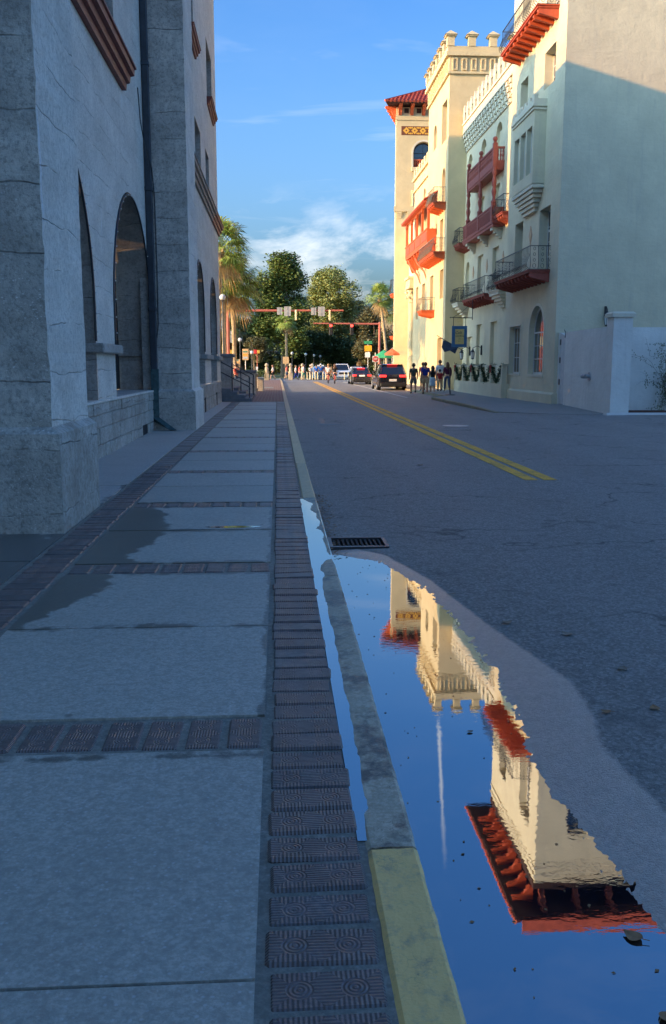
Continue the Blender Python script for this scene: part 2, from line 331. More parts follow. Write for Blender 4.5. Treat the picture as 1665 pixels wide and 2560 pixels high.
def concrete(name, c1, c2, damp, damp_attr=False, speck=0.5, yellow=None):
    m, t, p = new_mat(name); c = world_pos(t)
    n1 = noise_tex(t, c, 0.9, 7, 0.62); n2 = noise_tex(t, c, 60, 4, 0.7); n3 = noise_tex(t, c, 6, 5, 0.65)
    k = ramp(t, math_node(t, 'ADD', math_node(t, 'MULTIPLY', n1, 0.6), math_node(t, 'MULTIPLY', n3, 0.4)), (0.36, 0.0), (0.64, 1.0))
    a = mixc(t, k, c1, c2)
    a = mixc(t, ramp(t, n2, (0.42, 0.55), (0.6, 0.0)), a, tuple(x * 0.62 for x in c1))
    a = mixc(t, ramp(t, noise_tex(t, c, 24, 5, 0.7), (0.40, 0.55), (0.55, 0.0)), a, tuple(x * 0.6 for x in c1))
    a = mixc(t, ramp(t, noise_tex(t, c, 2.4, 6, 0.7), (0.54, 0.0), (0.72, 0.45)), a, tuple(x * 0.68 for x in c1))
    wn = N(t, 'ShaderNodeTexVoronoi', feature='F1', i_Scale=75.0); L(t, c, wn.inputs['Vector'])
    s = math_node(t, 'MULTIPLY', ramp(t, wn.outputs['Distance'], (0.20, 1.0), (0.50, 0.0)), math_node(t, 'GREATER_THAN', wn.outputs['Color'], 0.78))
    a = mixc(t, math_node(t, 'MULTIPLY', s, speck), a, (0.72, 0.72, 0.70))
    if yellow:
        ym = ramp(t, noise_tex(t, c, 11, 8, 0.72), (0.28, 0.0), (0.38, 1.0))
        at = N(t, 'ShaderNodeAttribute', attribute_name='paint')
        ym = math_node(t, 'MULTIPLY', ym, at.outputs['Fac'])
        vc = N(t, 'ShaderNodeTexVoronoi', feature='DISTANCE_TO_EDGE', i_Scale=16.0); wv = N(t, 'ShaderNodeVectorMath', operation='ADD')
        nv = N(t, 'ShaderNodeTexNoise', i_Scale=9.0, i_Detail=4.0); L(t, c, nv.inputs['Vector']); L(t, c, wv.inputs[0])
        ms = N(t, 'ShaderNodeVectorMath', operation='SCALE'); ms.inputs['Scale'].default_value = 0.25; L(t, nv.outputs['Color'], ms.inputs[0]); L(t, ms.outputs[0], wv.inputs[1])
        L(t, wv.outputs[0], vc.inputs['Vector'])
        cr = ramp(t, vc.outputs[0], (0.0, 0.75), (0.025, 0.0))
        a = mixc(t, ym, a, yellow)
        a = mixc(t, math_node(t, 'MULTIPLY', cr, ramp(t, noise_tex(t, c, 4, 3), (0.5, 0.0), (0.62, 1.0))), a, (0.10, 0.085, 0.06))
        dirt = ramp(t, noise_tex(t, c, 17, 8, 0.75), (0.50, 0.0), (0.68, 0.7)); a = mixc(t, dirt, a, (0.36, 0.27, 0.17))
    oi_ = N(t, 'ShaderNodeObjectInfo'); a = mixc(t, math_node(t, 'MULTIPLY', oi_.outputs['Random'], 0.30), a, tuple(x * 0.66 for x in c1))
    gm = N(t, 'ShaderNodeTexVoronoi', feature='F1', i_Scale=3.1); L(t, c, gm.inputs['Vector'])
    gs = math_node(t, 'MULTIPLY', ramp(t, gm.outputs['Distance'], (0.045, 0.75), (0.075, 0.0)), math_node(t, 'GREATER_THAN', gm.outputs['Color'], 0.55)); a = mixc(t, gs, a, tuple(x * 0.35 for x in c1))
    p.inputs['Roughness'].default_value = 0.85; p.inputs['Specular IOR Level'].default_value = 0.3
    if damp_attr:
        at = N(t, 'ShaderNodeAttribute', attribute_name='wet')
        w = math_node(t, 'ADD', at.outputs['Fac'], math_node(t, 'MULTIPLY', math_node(t, 'SUBTRACT', noise_tex(t, c, 3.2, 7, 0.68), 0.5), 2.0))
        w = ramp(t, w, (0.42, 0.0), (0.60, 1.0))
        a = mixc(t, math_node(t, 'MULTIPLY', w, 0.92), a, damp)
        rr = N(t, 'ShaderNodeMix'); rr.data_type = 'FLOAT'; L(t, w, rr.inputs[0]); rr.inputs[2].default_value = 0.55; rr.inputs[3].default_value = 0.32
        L(t, rr.outputs[0], p.inputs['Roughness'])
    L(t, a, p.inputs['Base Color'])
    bump(t, p, math_node(t, 'ADD', math_node(t, 'MULTIPLY', n2, 0.8), math_node(t, 'MULTIPLY', n3, 0.6)), 0.5, 0.006)
    return m
concrete('slab_concrete', (0.475, 0.44, 0.365), (0.60, 0.555, 0.465), (0.12, 0.11, 0.088), True, 0.4)
concrete('margin_concrete', (0.54, 0.495, 0.43), (0.64, 0.59, 0.52), (0.11, 0.105, 0.095), True, 0.2)
concrete('right_concrete', (0.33, 0.31, 0.28), (0.40, 0.38, 0.34), (0.1, 0.1, 0.09), False, 0.1)
concrete('mortar', (0.26, 0.24, 0.195), (0.44, 0.41, 0.34), (0.05, 0.05, 0.045), False, 0.2)
concrete('kerb_concrete', (0.46, 0.42, 0.33), (0.72, 0.66, 0.53), (0.07, 0.065, 0.055), True, 0.2, yellow=(1.0, 0.63, 0.20))
concrete('kerb_right', (0.34, 0.29, 0.19), (0.44, 0.37, 0.22), (0.1, 0.1, 0.08), False, 0.1)
def line_mat(name, col):
    m, t, p = new_mat(name); c = world_pos(t)
    k = math_node(t, 'MULTIPLY', ramp(t, noise_tex(t, c, 22, 6, 0.7), (0.34, 0.0), (0.46, 1.0)), ramp(t, noise_tex(t, c, 1.3, 5, 0.7), (0.34, 0.55), (0.5, 1.0)))
    L(t, mixc(t, k, (0.09, 0.085, 0.07), col), p.inputs['Base Color']); p.inputs['Roughness'].default_value = 0.75
    bump(t, p, noise_tex(t, c, 90, 3), 0.4, 0.004)
line_mat('line_yellow', (0.85, 0.42, 0.03)); line_mat('line_white', (0.70, 0.68, 0.64))

# paving brick: stamped rings and combed squares as fine relief, drawn in each brick's own coordinates
m, t, p = new_mat('paver_brick'); oc = coords(t, 'Object'); wc = world_pos(t)
s3 = N(t, 'ShaderNodeSeparateXYZ'); L(t, oc, s3.inputs[0])
ax = math_node(t, 'ABSOLUTE', s3.outputs[0])
cx_ = math_node(t, 'SUBTRACT', ax, 0.070)
rad = math_node(t, 'SQRT', math_node(t, 'ADD', math_node(t, 'MULTIPLY', cx_, cx_), math_node(t, 'MULTIPLY', s3.outputs[1], s3.outputs[1])))
rings = math_node(t, 'SINE', math_node(t, 'MULTIPLY', rad, 2 * math.pi / 0.0115))
combx = math_node(t, 'SINE', math_node(t, 'MULTIPLY', s3.outputs[0], 2 * math.pi / 0.0125))
comby = math_node(t, 'SINE', math_node(t, 'MULTIPLY', s3.outputs[1], 2 * math.pi / 0.0125))
pick = math_node(t, 'GREATER_THAN', math_node(t, 'ABSOLUTE', s3.outputs[1]), math_node(t, 'ABSOLUTE', cx_))
comb = N(t, 'ShaderNodeMix'); comb.data_type = 'FLOAT'; L(t, pick, comb.inputs[0]); L(t, comby, comb.inputs[2]); L(t, combx, comb.inputs[3])
inr = math_node(t, 'LESS_THAN', rad, 0.037)
pat = N(t, 'ShaderNodeMix'); pat.data_type = 'FLOAT'; L(t, inr, pat.inputs[0]); L(t, comb.outputs[0], pat.inputs[2]); L(t, rings, pat.inputs[3])
worn = ramp(t, noise_tex(t, wc, 9, 4), (0.35, 0.35), (0.65, 1.0))
oi = N(t, 'ShaderNodeObjectInfo')
patw = math_node(t, 'MULTIPLY', math_node(t, 'MULTIPLY', pat.outputs[0], worn), math_node(t, 'ADD', math_node(t, 'MULTIPLY', oi.outputs['Random'], 0.75), 0.35))
bc = mixc(t, ramp(t, noise_tex(t, wc, 7.0, 4), (0.35, 0.0), (0.65, 1.0)), (0.085, 0.072, 0.068), (0.150, 0.120, 0.110))
bc = mixc(t, ramp(t, noise_tex(t, wc, 34, 5, 0.75), (0.40, 0.6), (0.54, 0.0)), bc, (0.05, 0.042, 0.040))
bc = mixc(t, math_node(t, 'MULTIPLY', oi.outputs['Random'], 0.50), bc, (0.25, 0.15, 0.122))
bc = mixc(t, math_node(t, 'MULTIPLY', ramp(t, patw, (0.35, 0.0), (0.9, 1.0)), 0.40), bc, (0.27, 0.23, 0.21))  # highlights on the stamped ridges painted into the brick colour
L(t, bc, p.inputs['Base Color']); p.inputs['Roughness'].default_value = 0.38; p.inputs['Specular IOR Level'].default_value = 0.6
hb = math_node(t, 'ADD', math_node(t, 'MULTIPLY', patw, 0.6), math_node(t, 'MULTIPLY', noise_tex(t, wc, 55, 4), 0.7))
bump(t, p, hb, 1.0, 0.004)
# far paving: bricks too small to tell apart
m, t, p = new_mat('far_brick'); c = world_pos(t)
br = N(t, 'ShaderNodeTexBrick', i_Scale=1.0); br.inputs['Brick Width'].default_value = 0.30; br.inputs['Row Height'].default_value = 0.155; br.inputs['Mortar Size'].default_value = 0.016
br.inputs['Color1'].default_value = (0.20, 0.085, 0.065, 1); br.inputs['Color2'].default_value = (0.14, 0.065, 0.055, 1); br.inputs['Mortar'].default_value = (0.30, 0.27, 0.22, 1)
L(t, c, br.inputs['Vector']); L(t, mixc(t, ramp(t, noise_tex(t, c, 1.2, 4), (0.4, 0.0), (0.7, 0.35)), br.outputs[0], (0.28, 0.14, 0.10)), p.inputs['Base Color']); p.inputs['Roughness'].default_value = 0.8

# standing water: dark bed, mirror surface, faint ripples in patches
def water(name, ripple, ior, col=(0.006, 0.010, 0.016), mirror=0.22):
    m, t, p = new_mat(name); c = world_pos(t)
    p.inputs['Base Color'].default_value = (*col, 1); p.inputs['Roughness'].default_value = 0.012
    p.inputs['IOR'].default_value = ior; p.inputs['Specular IOR Level'].default_value = 0.5
    r1 = noise_tex(t, scaled(t, c, (1.0, 2.0, 1)), 15.0, 3, 0.5); gate = ramp(t, noise_tex(t, c, 1.1, 2), (0.40, 0.12), (0.60, 1.0))
    nb_ = bump(t, p, math_node(t, 'MULTIPLY', r1, gate), ripple, 0.004)
    gl = N(t, 'ShaderNodeBsdfGlossy', i_Roughness=0.012); gl.inputs[0].default_value = (0.9, 0.95, 1.0, 1); L(t, nb_, gl.inputs['Normal'])
    mx = N(t, 'ShaderNodeMixShader', i_Fac=mirror); L(t, p.outputs[0], mx.inputs[1]); L(t, gl.outputs[0], mx.inputs[2])
    L(t, mx.outputs[0], [n for n in t.nodes if n.type == 'OUTPUT_MATERIAL'][0].inputs[0])
    return m
water('puddle_water', 0.05, 2.2); water('film_water', 0.10, 1.8, (0.02, 0.02, 0.018), 0.3)

# ------------------------------------------------------------------ mesh helpers
class MB:
    def __init__(s): s.v = []; s.f = []
    def add(s, vs, fs):
        o = len(s.v); s.v += [tuple(q) for q in vs]; s.f += [tuple(i + o for i in q) for q in fs]
        return s
    def box(s, x0, x1, y0, y1, z0, z1):
        return s.add([(x0, y0, z0), (x1, y0, z0), (x1, y1, z0), (x0, y1, z0), (x0, y0, z1), (x1, y0, z1), (x1, y1, z1), (x0, y1, z1)],
                     [(0, 3, 2, 1), (4, 5, 6, 7), (0, 1, 5, 4), (1, 2, 6, 5), (2, 3, 7, 6), (3, 0, 4, 7)])
    def frustum(s, x0, x1, y0, y1, z0, X0, X1, Y0, Y1, z1):
        return s.add([(x0, y0, z0), (x1, y0, z0), (x1, y1, z0), (x0, y1, z0), (X0, Y0, z1), (X1, Y0, z1), (X1, Y1, z1), (X0, Y1, z1)],
                     [(0, 3, 2, 1), (4, 5, 6, 7), (0, 1, 5, 4), (1, 2, 6, 5), (2, 3, 7, 6), (3, 0, 4, 7)])
    def prism(s, poly, fm, a, b):
        """poly of (u,v) extruded from w=a to w=b through fm(u,v,w)"""
        n = len(poly); vs = [fm(u, v, a) for u, v in poly] + [fm(u, v, b) for u, v in poly]
        fs = [tuple(range(n)), tuple(range(2 * n - 1, n - 1, -1))] + [(i, (i + 1) % n, n + (i + 1) % n, n + i) for i in range(n)]
        return s.add(vs, fs)
    def tube(s, pts, r, n=6, caps=True):
        pts = [Vector(q) for q in pts]; k = len(pts); rs = r if isinstance(r, (list, tuple)) else [r] * k
        o = len(s.v); up = Vector((0, 0, 1)); prev = None
        for i, q in enumerate(pts):
            d = (pts[min(i + 1, k - 1)] - pts[max(i - 1, 0)])
            d = d.normalized() if d.length > 1e-9 else Vector((0, 0, 1))
            a = prev if prev is not None else (up if abs(d.z) < 0.9 else Vector((1, 0, 0)))
            b = d.cross(a)
            if b.length < 1e-6: b = d.cross(Vector((0.3, 1, 0.2)))
            b.normalize(); a = b.cross(d).normalized(); prev = a
            for j in range(n):
                t_ = 2 * math.pi * j / n + math.pi / n
                s.v.append(tuple(q + (a * math.cos(t_) + b * math.sin(t_)) * rs[i]))
        for i in range(k - 1):
            for j in range(n):
                s.f.append((o + i * n + j, o + i * n + (j + 1) % n, o + (i + 1) * n + (j + 1) % n, o + (i + 1) * n + j))
        if caps:
            s.f.append(tuple(o + j for j in range(n))[::-1]); s.f.append(tuple(o + (k - 1) * n + j for j in range(n)))
        return s
    def lathe(s, prof, c, n=12, sx=1.0, sy=1.0):
        o = len(s.v); k = len(prof)
        for r, z in prof:
            for j in range(n):
                a = 2 * math.pi * j / n
                s.v.append((c[0] + r * math.cos(a) * sx, c[1] + r * math.sin(a) * sy, c[2] + z))
        for i in range(k - 1):
            for j in range(n):
                s.f.append((o + i * n + j, o + i * n + (j + 1) % n, o + (i + 1) * n + (j + 1) % n, o + (i + 1) * n + j))
        s.f.append(tuple(o + j for j in range(n))[::-1]); s.f.append(tuple(o + (k - 1) * n + j for j in range(n)))
        return s
    def ball(s, c, r, n=10, m=6, sz=1.0):
        return s.lathe([(max(1e-4, r * math.sin(math.pi * i / m)), -r * sz * math.cos(math.pi * i / m)) for i in range(m + 1)], c, n)
    def panel(s, fm, outer, holes, depth, back=False):
        loops = [outer] + list(holes)
        flat = [q for lp in loops for q in lp]
        tris = tessellate_polygon([[Vector((u, v, 0)) for u, v in lp] for lp in loops])
        s.add([fm(u, v, 0) for u, v in flat], tris)
        if back: s.add([fm(u, v, depth) for u, v in flat], tris)
        for lp in loops:
            n = len(lp)
            s.add([fm(u, v, 0) for u, v in lp] + [fm(u, v, depth) for u, v in lp], [(i, (i + 1) % n, n + (i + 1) % n, n + i) for i in range(n)])
        return s
    def reveal(s, fm, lp, a, b):
        n = len(lp)
        return s.add([fm(u, v, a) for u, v in lp] + [fm(u, v, b) for u, v in lp], [(i, (i + 1) % n, n + (i + 1) % n, n + i) for i in range(n)])
    def build(s, name, mat, parent=None, smooth=False, bevel=0.0, label=None, cat=None, group=None, kind=None, origin=None, fix=True):
        off = Vector(origin) if origin is not None else wloc(parent)
        me = bpy.data.meshes.new(name)
        me.from_pydata([(x - off.x, y - off.y, z - off.z) for x, y, z in s.v], [], s.f)
        if fix or bevel:
            bm = bmesh.new(); bm.from_mesh(me)
            if bevel:
                bmesh.ops.remove_doubles(bm, verts=bm.verts, dist=1e-5)
                bmesh.ops.bevel(bm, geom=[e for e in bm.edges if len(e.link_faces) == 2 and e.calc_face_angle(0) > 0.5], offset=bevel, segments=1, affect='EDGES', profile=0.7)
            if fix: bmesh.ops.recalc_face_normals(bm, faces=bm.faces)
            bm.to_mesh(me); bm.free()
        if smooth: me.polygons.foreach_set('use_smooth', [True] * len(me.polygons))
        me.materials.append(MATS[mat] if isinstance(mat, str) else mat)
        o = bpy.data.objects.new(name, me); COL.objects.link(o)
        if parent is not None:
            o.parent = parent; o.location = off - wloc(parent)
        else: o.location = off
        tag(o, label, cat, group, kind)
        return o
def wloc(o):
    if o is None: return Vector((0, 0, 0))
    v = Vector(o.location); q = o.parent
    while q is not None: v += Vector(q.location); q = q.parent
    return v
def tag(o, label=None, cat=None, group=None, kind=None):
    if label: o['label'] = label
    if cat: o['category'] = cat
    if group: o['group'] = group
    if kind: o['kind'] = kind
    return o
def thing(name, label, cat, loc, group=None):
    o = bpy.data.objects.new(name, None); COL.objects.link(o); o.location = loc; o.empty_display_size = 0.2
    return tag(o, label, cat, group)
def inst(src, loc, parent=None, rz=0.0, name=None, scale=None):
    """copy sharing mesh data; loc in world"""
    o = src.copy(); COL.objects.link(o); o.parent = parent
    o.location = Vector(loc) - wloc(parent); o.rotation_euler = (0, 0, rz)
    if scale: o.scale = scale
    if name: o.name = name
    for k in ('label', 'category', 'group', 'kind'):
        if k in o: del o[k]
    return o
def interp(tab, x):
    if x <= tab[0][0]: return tab[0][1]
    for (a, b), (c, d) in zip(tab, tab[1:]):
        if x <= c: return b + (d - b) * (x - a) / (c - a)
    return tab[-1][1]
def sstep(a, b, x):
    x = min(1, max(0, (x - a) / (b - a))); return x * x * (3 - 2 * x)
def set_attr(o, name, vals):
    a = o.data.attributes.new(name, 'FLOAT', 'POINT'); a.data.foreach_set('value', [float(q) for q in vals])

# ------------------------------------------------------------------ ground, road, puddle
SW = 0.13                                              # pavement height above the road
PUD = [(0.0, 1.25), (2.0, 1.14), (2.35, 1.12), (2.55, 1.10), (2.76, 1.08), (3.12, 1.055), (3.46, 1.055), (3.95, 1.12), (4.6, 1.17), (5.1, 1.16), (5.7, 1.13), (6.5, 1.07), (7.0, 0.97), (7.5, 0.84), (7.72, 0.60), (7.85, 0.40)]
WET = [(0.0, 1.55), (2.5, 1.43), (3.0, 1.43), (3.3, 1.42), (3.65, 1.40), (3.95, 1.48), (4.45, 1.53), (5.4, 1.36), (6.8, 1.17), (7.7, 0.94), (8.1, 0.6), (8.3, 0.3)]
def road_z(x, y):
    n = noise.noise(Vector((x * 3.1, y * 3.1, 0.3)))
    d = x - interp(PUD, y) + 0.045 * noise.noise(Vector((x * 5, y * 5, 5))) + 0.035 * noise.noise(Vector((x * 16, y * 12, 9))) + 0.02 * noise.noise(Vector((x * 45, y * 40, 3)))
    if y > 7.85: d = max(d, (y - 7.85) * 0.5 + 0.05)
    z = 0.016 * math.tanh(d / 0.35) if d > 0 else -0.035 * math.tanh(-d / 0.25)
    g = noise.noise(Vector((x * 70, y * 70, 1))) * 0.0034 * math.exp(-abs(d) / 0.12)
    if 0.46 < x < 1.0 and 8.02 < y < 8.5: z = min(z, -0.05)
    return z + g + 0.0012 * n
ground = MB().add([(-900, -300, -0.35), (900, -300, -0.35), (900, 1800, -0.35), (-900, 1800, -0.35)], [(0, 1, 2, 3)]).build('ground', 'asphalt', kind='structure')
# the carriageway: one sheet, finely divided round the puddle
mb = MB(); wets = []
xs = [0.30 + 0.0125 * i for i in range(105)] + [1.65, 1.72, 1.8, 1.95, 2.2, 2.6, 3.2, 4.2, 6.0, 9.0, 13.0, 22.0, 60.0]
ys = [-25, -10, -3, 0.0] + [0.6, 1.0, 1.3] + [1.5 + 0.0125 * i for i in range(60)] + [2.25 + 0.02 * i for i in range(125)] + [4.75 + 0.03 * i for i in range(60)] + [6.55 + 0.045 * i for i in range(50)] + [8.9, 9.2, 9.6, 10.2, 11, 12.5, 15, 20, 30, 45, 70, 98.4]
for y in ys:
    for x in xs:
        far = x > 2.6 or y > 12 or y < 0
        mb.v.append((x, y, 0.016 if far else road_z(x, y)))
        dw = interp(WET, y) - x
        wets.append(sstep(-0.07, 0.10, dw) if y < 9 else 0.0)
nx = len(xs)
for j in range(len(ys) - 1):
    for i in range(nx - 1):
        a = j * nx + i; mb.f.append((a, a + 1, a + nx + 1, a + nx))
road = mb.build('road', 'asphalt', kind='structure', smooth=True, fix=False); set_attr(road, 'wet', wets)
MB().box(-300, 300, 98.45, 119, -0.2, 0.012).build('cross_street', 'asphalt', kind='structure')
MB().add([(0.40, -3, 0), (1.62, -3, 0), (1.62, 8.2, 0), (0.40, 8.2, 0)], [(0, 1, 2, 3)]).build('puddle', 'puddle_water', kind='structure', fix=False)

def stripe(x0, x1, y0, y1, mat, name, z=0.021):
    ob = MB().box(x0, x1, y0, y1, z - 0.003, z).build(name, mat, kind='structure'); return ob
stripe(3.55, 3.74, 12.75, 94, 'line_yellow', 'road_marking'); stripe(3.83, 4.02, 12.75, 94, 'line_yellow', 'road_marking')
stripe(6.60, 6.70, 46.5, 92, 'line_white', 'road_marking'); stripe(-0.2, 16, 97.3, 97.8, 'line_white', 'road_marking')
# manhole and gutter grate
mh = thing('manhole_cover', 'round cast iron manhole cover beside the yellow lines', 'manhole', (4.85, 24.6, 0.02))
MB().lathe([(0.36, 0.0), (0.36, 0.010), (0.31, 0.010), (0.30, 0.004), (0.05, 0.006)], (4.85, 24.6, 0.014), 28).build('cover', 'galvanised', mh)
for k in range(10):
    a = k * 0.628; MB().box(-0.02, 0.02, -0.02, 0.02, 0, 0.008).build('stud', 'iron', mh, origin=None).location = (0.2 * math.cos(a), 0.2 * math.sin(a), 0.0)
tag(MB().box(1.15, 1.75, 25.2, 25.55, 0.012, 0.022).build('utility_cover', 'iron', bevel=0.004), 'small dark iron cover in the road near the left kerb', 'cover')
gr = thing('drain_grate', 'rusty iron drain grate at the far end of the puddle', 'grate', (0.73, 8.26, 0.0))
fr = MB()
for (a, b, c_, d_) in ((0.46, 1.00, 8.02, 8.06), (0.46, 1.00, 8.46, 8.50), (0.46, 0.49, 8.06, 8.46), (0.97, 1.00, 8.06, 8.46)): fr.box(a, b, c_, d_, -0.05, 0.026)
fr.build('frame', 'iron', gr)
for k in range(11):
    x = 0.505 + k * 0.0425; MB().box(x, x + 0.020, 8.06, 8.46, -0.04, 0.012).build('bar', 'black_rubber', gr)
MB().box(0.45, 1.01, 8.01, 8.51, -0.10, -0.045).build('pit', 'black_rubber', gr)
# leaf litter in the gutter beyond the grate
lit = MB()
for k in range(420):
    y = random.uniform(7.7, 11.5); x = 0.44 + abs(random.gauss(0, 0.09)); a = random.uniform(0, 6.3); l = random.uniform(0.008, 0.022)
    dx, dy = l * math.cos(a), l * math.sin(a); z = 0.018 + random.uniform(0, 0.004)
    lit.add([(x - dx, y - dy, z), (x + dy * .5, y - dx * .5, z + 0.004), (x + dx, y + dy, z), (x - dy * .5, y + dx * .5, z)], [(0, 1, 2, 3)])
for k in range(90):                                      # grit and leaf crumbs afloat on the puddle
    y = random.uniform(1.9, 7.4); x = random.uniform(0.46, interp(PUD, y) - 0.03); a = random.uniform(0, 6.3); l = random.uniform(0.003, 0.011)
    dx, dy = l * math.cos(a), l * math.sin(a); z = 0.0015
    lit.add([(x - dx, y - dy, z), (x + dy * .5, y - dx * .5, z + 0.003), (x + dx, y + dy, z), (x - dy * .5, y + dx * .5, z)], [(0, 1, 2, 3)])
lit.build('leaf_litter', 'leaf_dry', label='brown leaf litter along the kerb by the drain', cat='leaves', kind='stuff', fix=False)
def leaf(x, y, z, s, a, mat, label):
    o = thing('fallen_leaf', label, 'leaf', (x, y, z), 'fallen leaves on the road')
    b = MB(); n = 7; vs = []
    for i in range(n):
        u = i / (n - 1); w = 0.42 * math.sin(math.pi * u ** 0.8) + 0.01
        vs += [(u - 0.5, w, 0.10 * (u - 0.5) ** 2 * 4 + 0.04), (u - 0.5, 0, 0.10 * (u - 0.5) ** 2 * 4), (u - 0.5, -w, 0.10 * (u - 0.5) ** 2 * 4 + 0.05)]
    b.add([(x + s * (p[0] * math.cos(a) - p[1] * math.sin(a)), y + s * (p[0] * math.sin(a) + p[1] * math.cos(a)), z + s * p[2]) for p in vs],
          [q for i in range(n - 1) for q in ((3 * i, 3 * i + 1, 3 * i + 4, 3 * i + 3), (3 * i + 1, 3 * i + 2, 3 * i + 5, 3 * i + 4))])
    b.build('blade', mat, o, fix=False)
    MB().tube([(x - s * .5 * math.cos(a), y - s * .5 * math.sin(a), z + s * .1), (x - s * .8 * math.cos(a + .2), y - s * .8 * math.sin(a + .2), z + s * .08)], s * 0.02, 4).build('stem', mat, o)
for q in [(1.46, 5.55, .07, .2, 'leaf_pale', 'pale fallen leaf near the wet edge, left of a pair'), (1.76, 5.27, .075, 2.2, 'leaf_pale', 'pale fallen leaf just right of the pair on dry asphalt'), (1.86, 4.62, .065, .9, 'leaf_pale', 'small pale leaf below the pair on dry asphalt'),
          (1.80, 4.05, .06, 1.5, 'leaf_dry', 'brown leaf above the pale one near the right edge'), (1.83, 3.80, .08, .1, 'leaf_pale', 'large pale leaf nearest the right edge of the road'), (1.55, 4.02, .05, 2.7, 'leaf_dry', 'dark brown leaf lying on the wet margin'),
          (1.02, 2.35, .06, 2.3, 'leaf_dry', 'curled leaf floating in the puddle below the roof reflection'), (0.98, 2.02, .05, .4, 'leaf_dry', 'small leaf floating at the bottom of the puddle'), (0.86, 3.86, .03, .3, 'leaf_pale', 'tiny leaf floating in the middle of the puddle'),
          (2.35, 14.8, .10, .3, 'leaf_dry', 'lone brown leaf far out on the asphalt'), (1.25, 6.3, .05, .2, 'leaf_pale', 'pale scrap of leaf at the damp edge of the road')]:
    leaf(q[0], q[1], 0.004 if q[0] < 1.03 else 0.019, q[2], q[3], q[4], q[5])

# ------------------------------------------------------------------ left pavement: slabs, bricks, kerb
walk = MB().box(-3.6, 0.272, -6, 38.9, -0.3, SW - 0.011).build('sidewalk', 'mortar', kind='structure')
def grid_sheet(x0, x1, y0, y1, z, nx, ny, th, jitter=0.0):
    b = MB(); at = []
    for j in range(ny + 1):
        for i in range(nx + 1):
            b.v.append((x0 + (x1 - x0) * i / nx, y0 + (y1 - y0) * j / ny, z)); at.append((b.v[-1][0], b.v[-1][1]))
    for j in range(ny):
        for i in range(nx):
            a = j * (nx + 1) + i; b.f.append((a, a + 1, a + nx + 2, a + nx + 1))
    rim = [i for i in range(nx + 1)] + [j * (nx + 1) + nx for j in range(1, ny + 1)] + [ny * (nx + 1) + i for i in range(nx - 1, -1, -1)] + [j * (nx + 1) for j in range(ny - 1, 0, -1)]
    o = len(b.v); b.v += [(b.v[i][0], b.v[i][1], z - th) for i in rim]; n = len(rim)
    at += [at[i] for i in rim]
    b.f += [(rim[i], o + i, o + (i + 1) % n, rim[(i + 1) % n]) for i in range(n)]
    return b, at
S0, SP = 3.62, 3.17
DRY = [(0, -3), (4.0, -3), (5.2, -1.55), (6.0, -1.25), (7.0, -1.18), (8.4, -1.05), (9.3, -1.15), (9.8, -1.35), (10.2, -3), (60, -3)]
def slab_wet(x, y):
    d = interp(DRY, y) - x                          # damp left of the dry line
    w = sstep(-0.16, 0.16, d)
    for n in range(0, 3):                           # damp along the joints and strips
        ys_ = S0 + SP * n
        if 4.0 < y < 11: w = max(w, 0.62 * math.exp(-((min(abs(y - ys_ - 0.20), abs(y - ys_ + 0.20))) / 0.07) ** 2))
        w = max(w, 0.62 * math.exp(-((y - (ys_ + 1.585)) / 0.10) ** 2) if y > 4 and n < 2 else 0)
    w = max(w, 0.60 * math.exp(-((y - 3.40) / 0.06) ** 2))
    if 3.7 < y < 10: w = max(w, 0.75 * math.exp(-((x + 0.06) / 0.05) ** 2))
    return w
for n in range(-2, 12):
    a = S0 + SP * n + 0.185; b = S0 + SP * (n + 1) - 0.185; mid = (a + b) / 2 + (0.02 if n % 2 else -0.01)
    for (y0, y1) in ((a, mid - 0.007), (mid + 0.007, b)):
        if y1 > 38.8: y1 = 38.8
        if y0 >= y1 - 0.1: continue
        near = y0 < 12
        bb, at = grid_sheet(-1.585, -0.072, y0, y1, SW + random.uniform(-0.002, 0.002), 30 if near else 6, 28 if near else 5, 0.06)
        # joints not quite square
        sk = random.uniform(-0.012, 0.012)
        o = bb.build('slab', 'slab_concrete', walk, fix=False); set_attr(o, 'wet', [slab_wet(*q) for q in at])
for n in range(-1, 9):                                # plain concrete margin against the building
    y0 = -2 + n * 4.55; y1 = y0 + 4.53
    bb, at = grid_sheet(-3.3, -1.965, y0, min(y1, 38.8), SW + random.uniform(-.002, .002), 10, 24, 0.06)
    o = bb.build('slab', 'margin_concrete', walk, fix=False)
    set_attr(o, 'wet', [max(0.85 * sstep(9.4, 7.6, y) * (1 if y > 5.3 else 0.45), 0.62 * sstep(-2.85, -2.97, x), 0.55 * sstep(-2.06, -1.97, x) * (y > 9 and y < 12)) for x, y in at])
BR = MB().box(-0.147, 0.147, -0.0755, 0.0755, -0.05, 0.0)
proto = BR.build('brick', 'paver_brick', walk, bevel=0.010, origin=(0, 0, 0))
BRmesh = proto.data; first = [proto]
rest = MB(); nb = 0
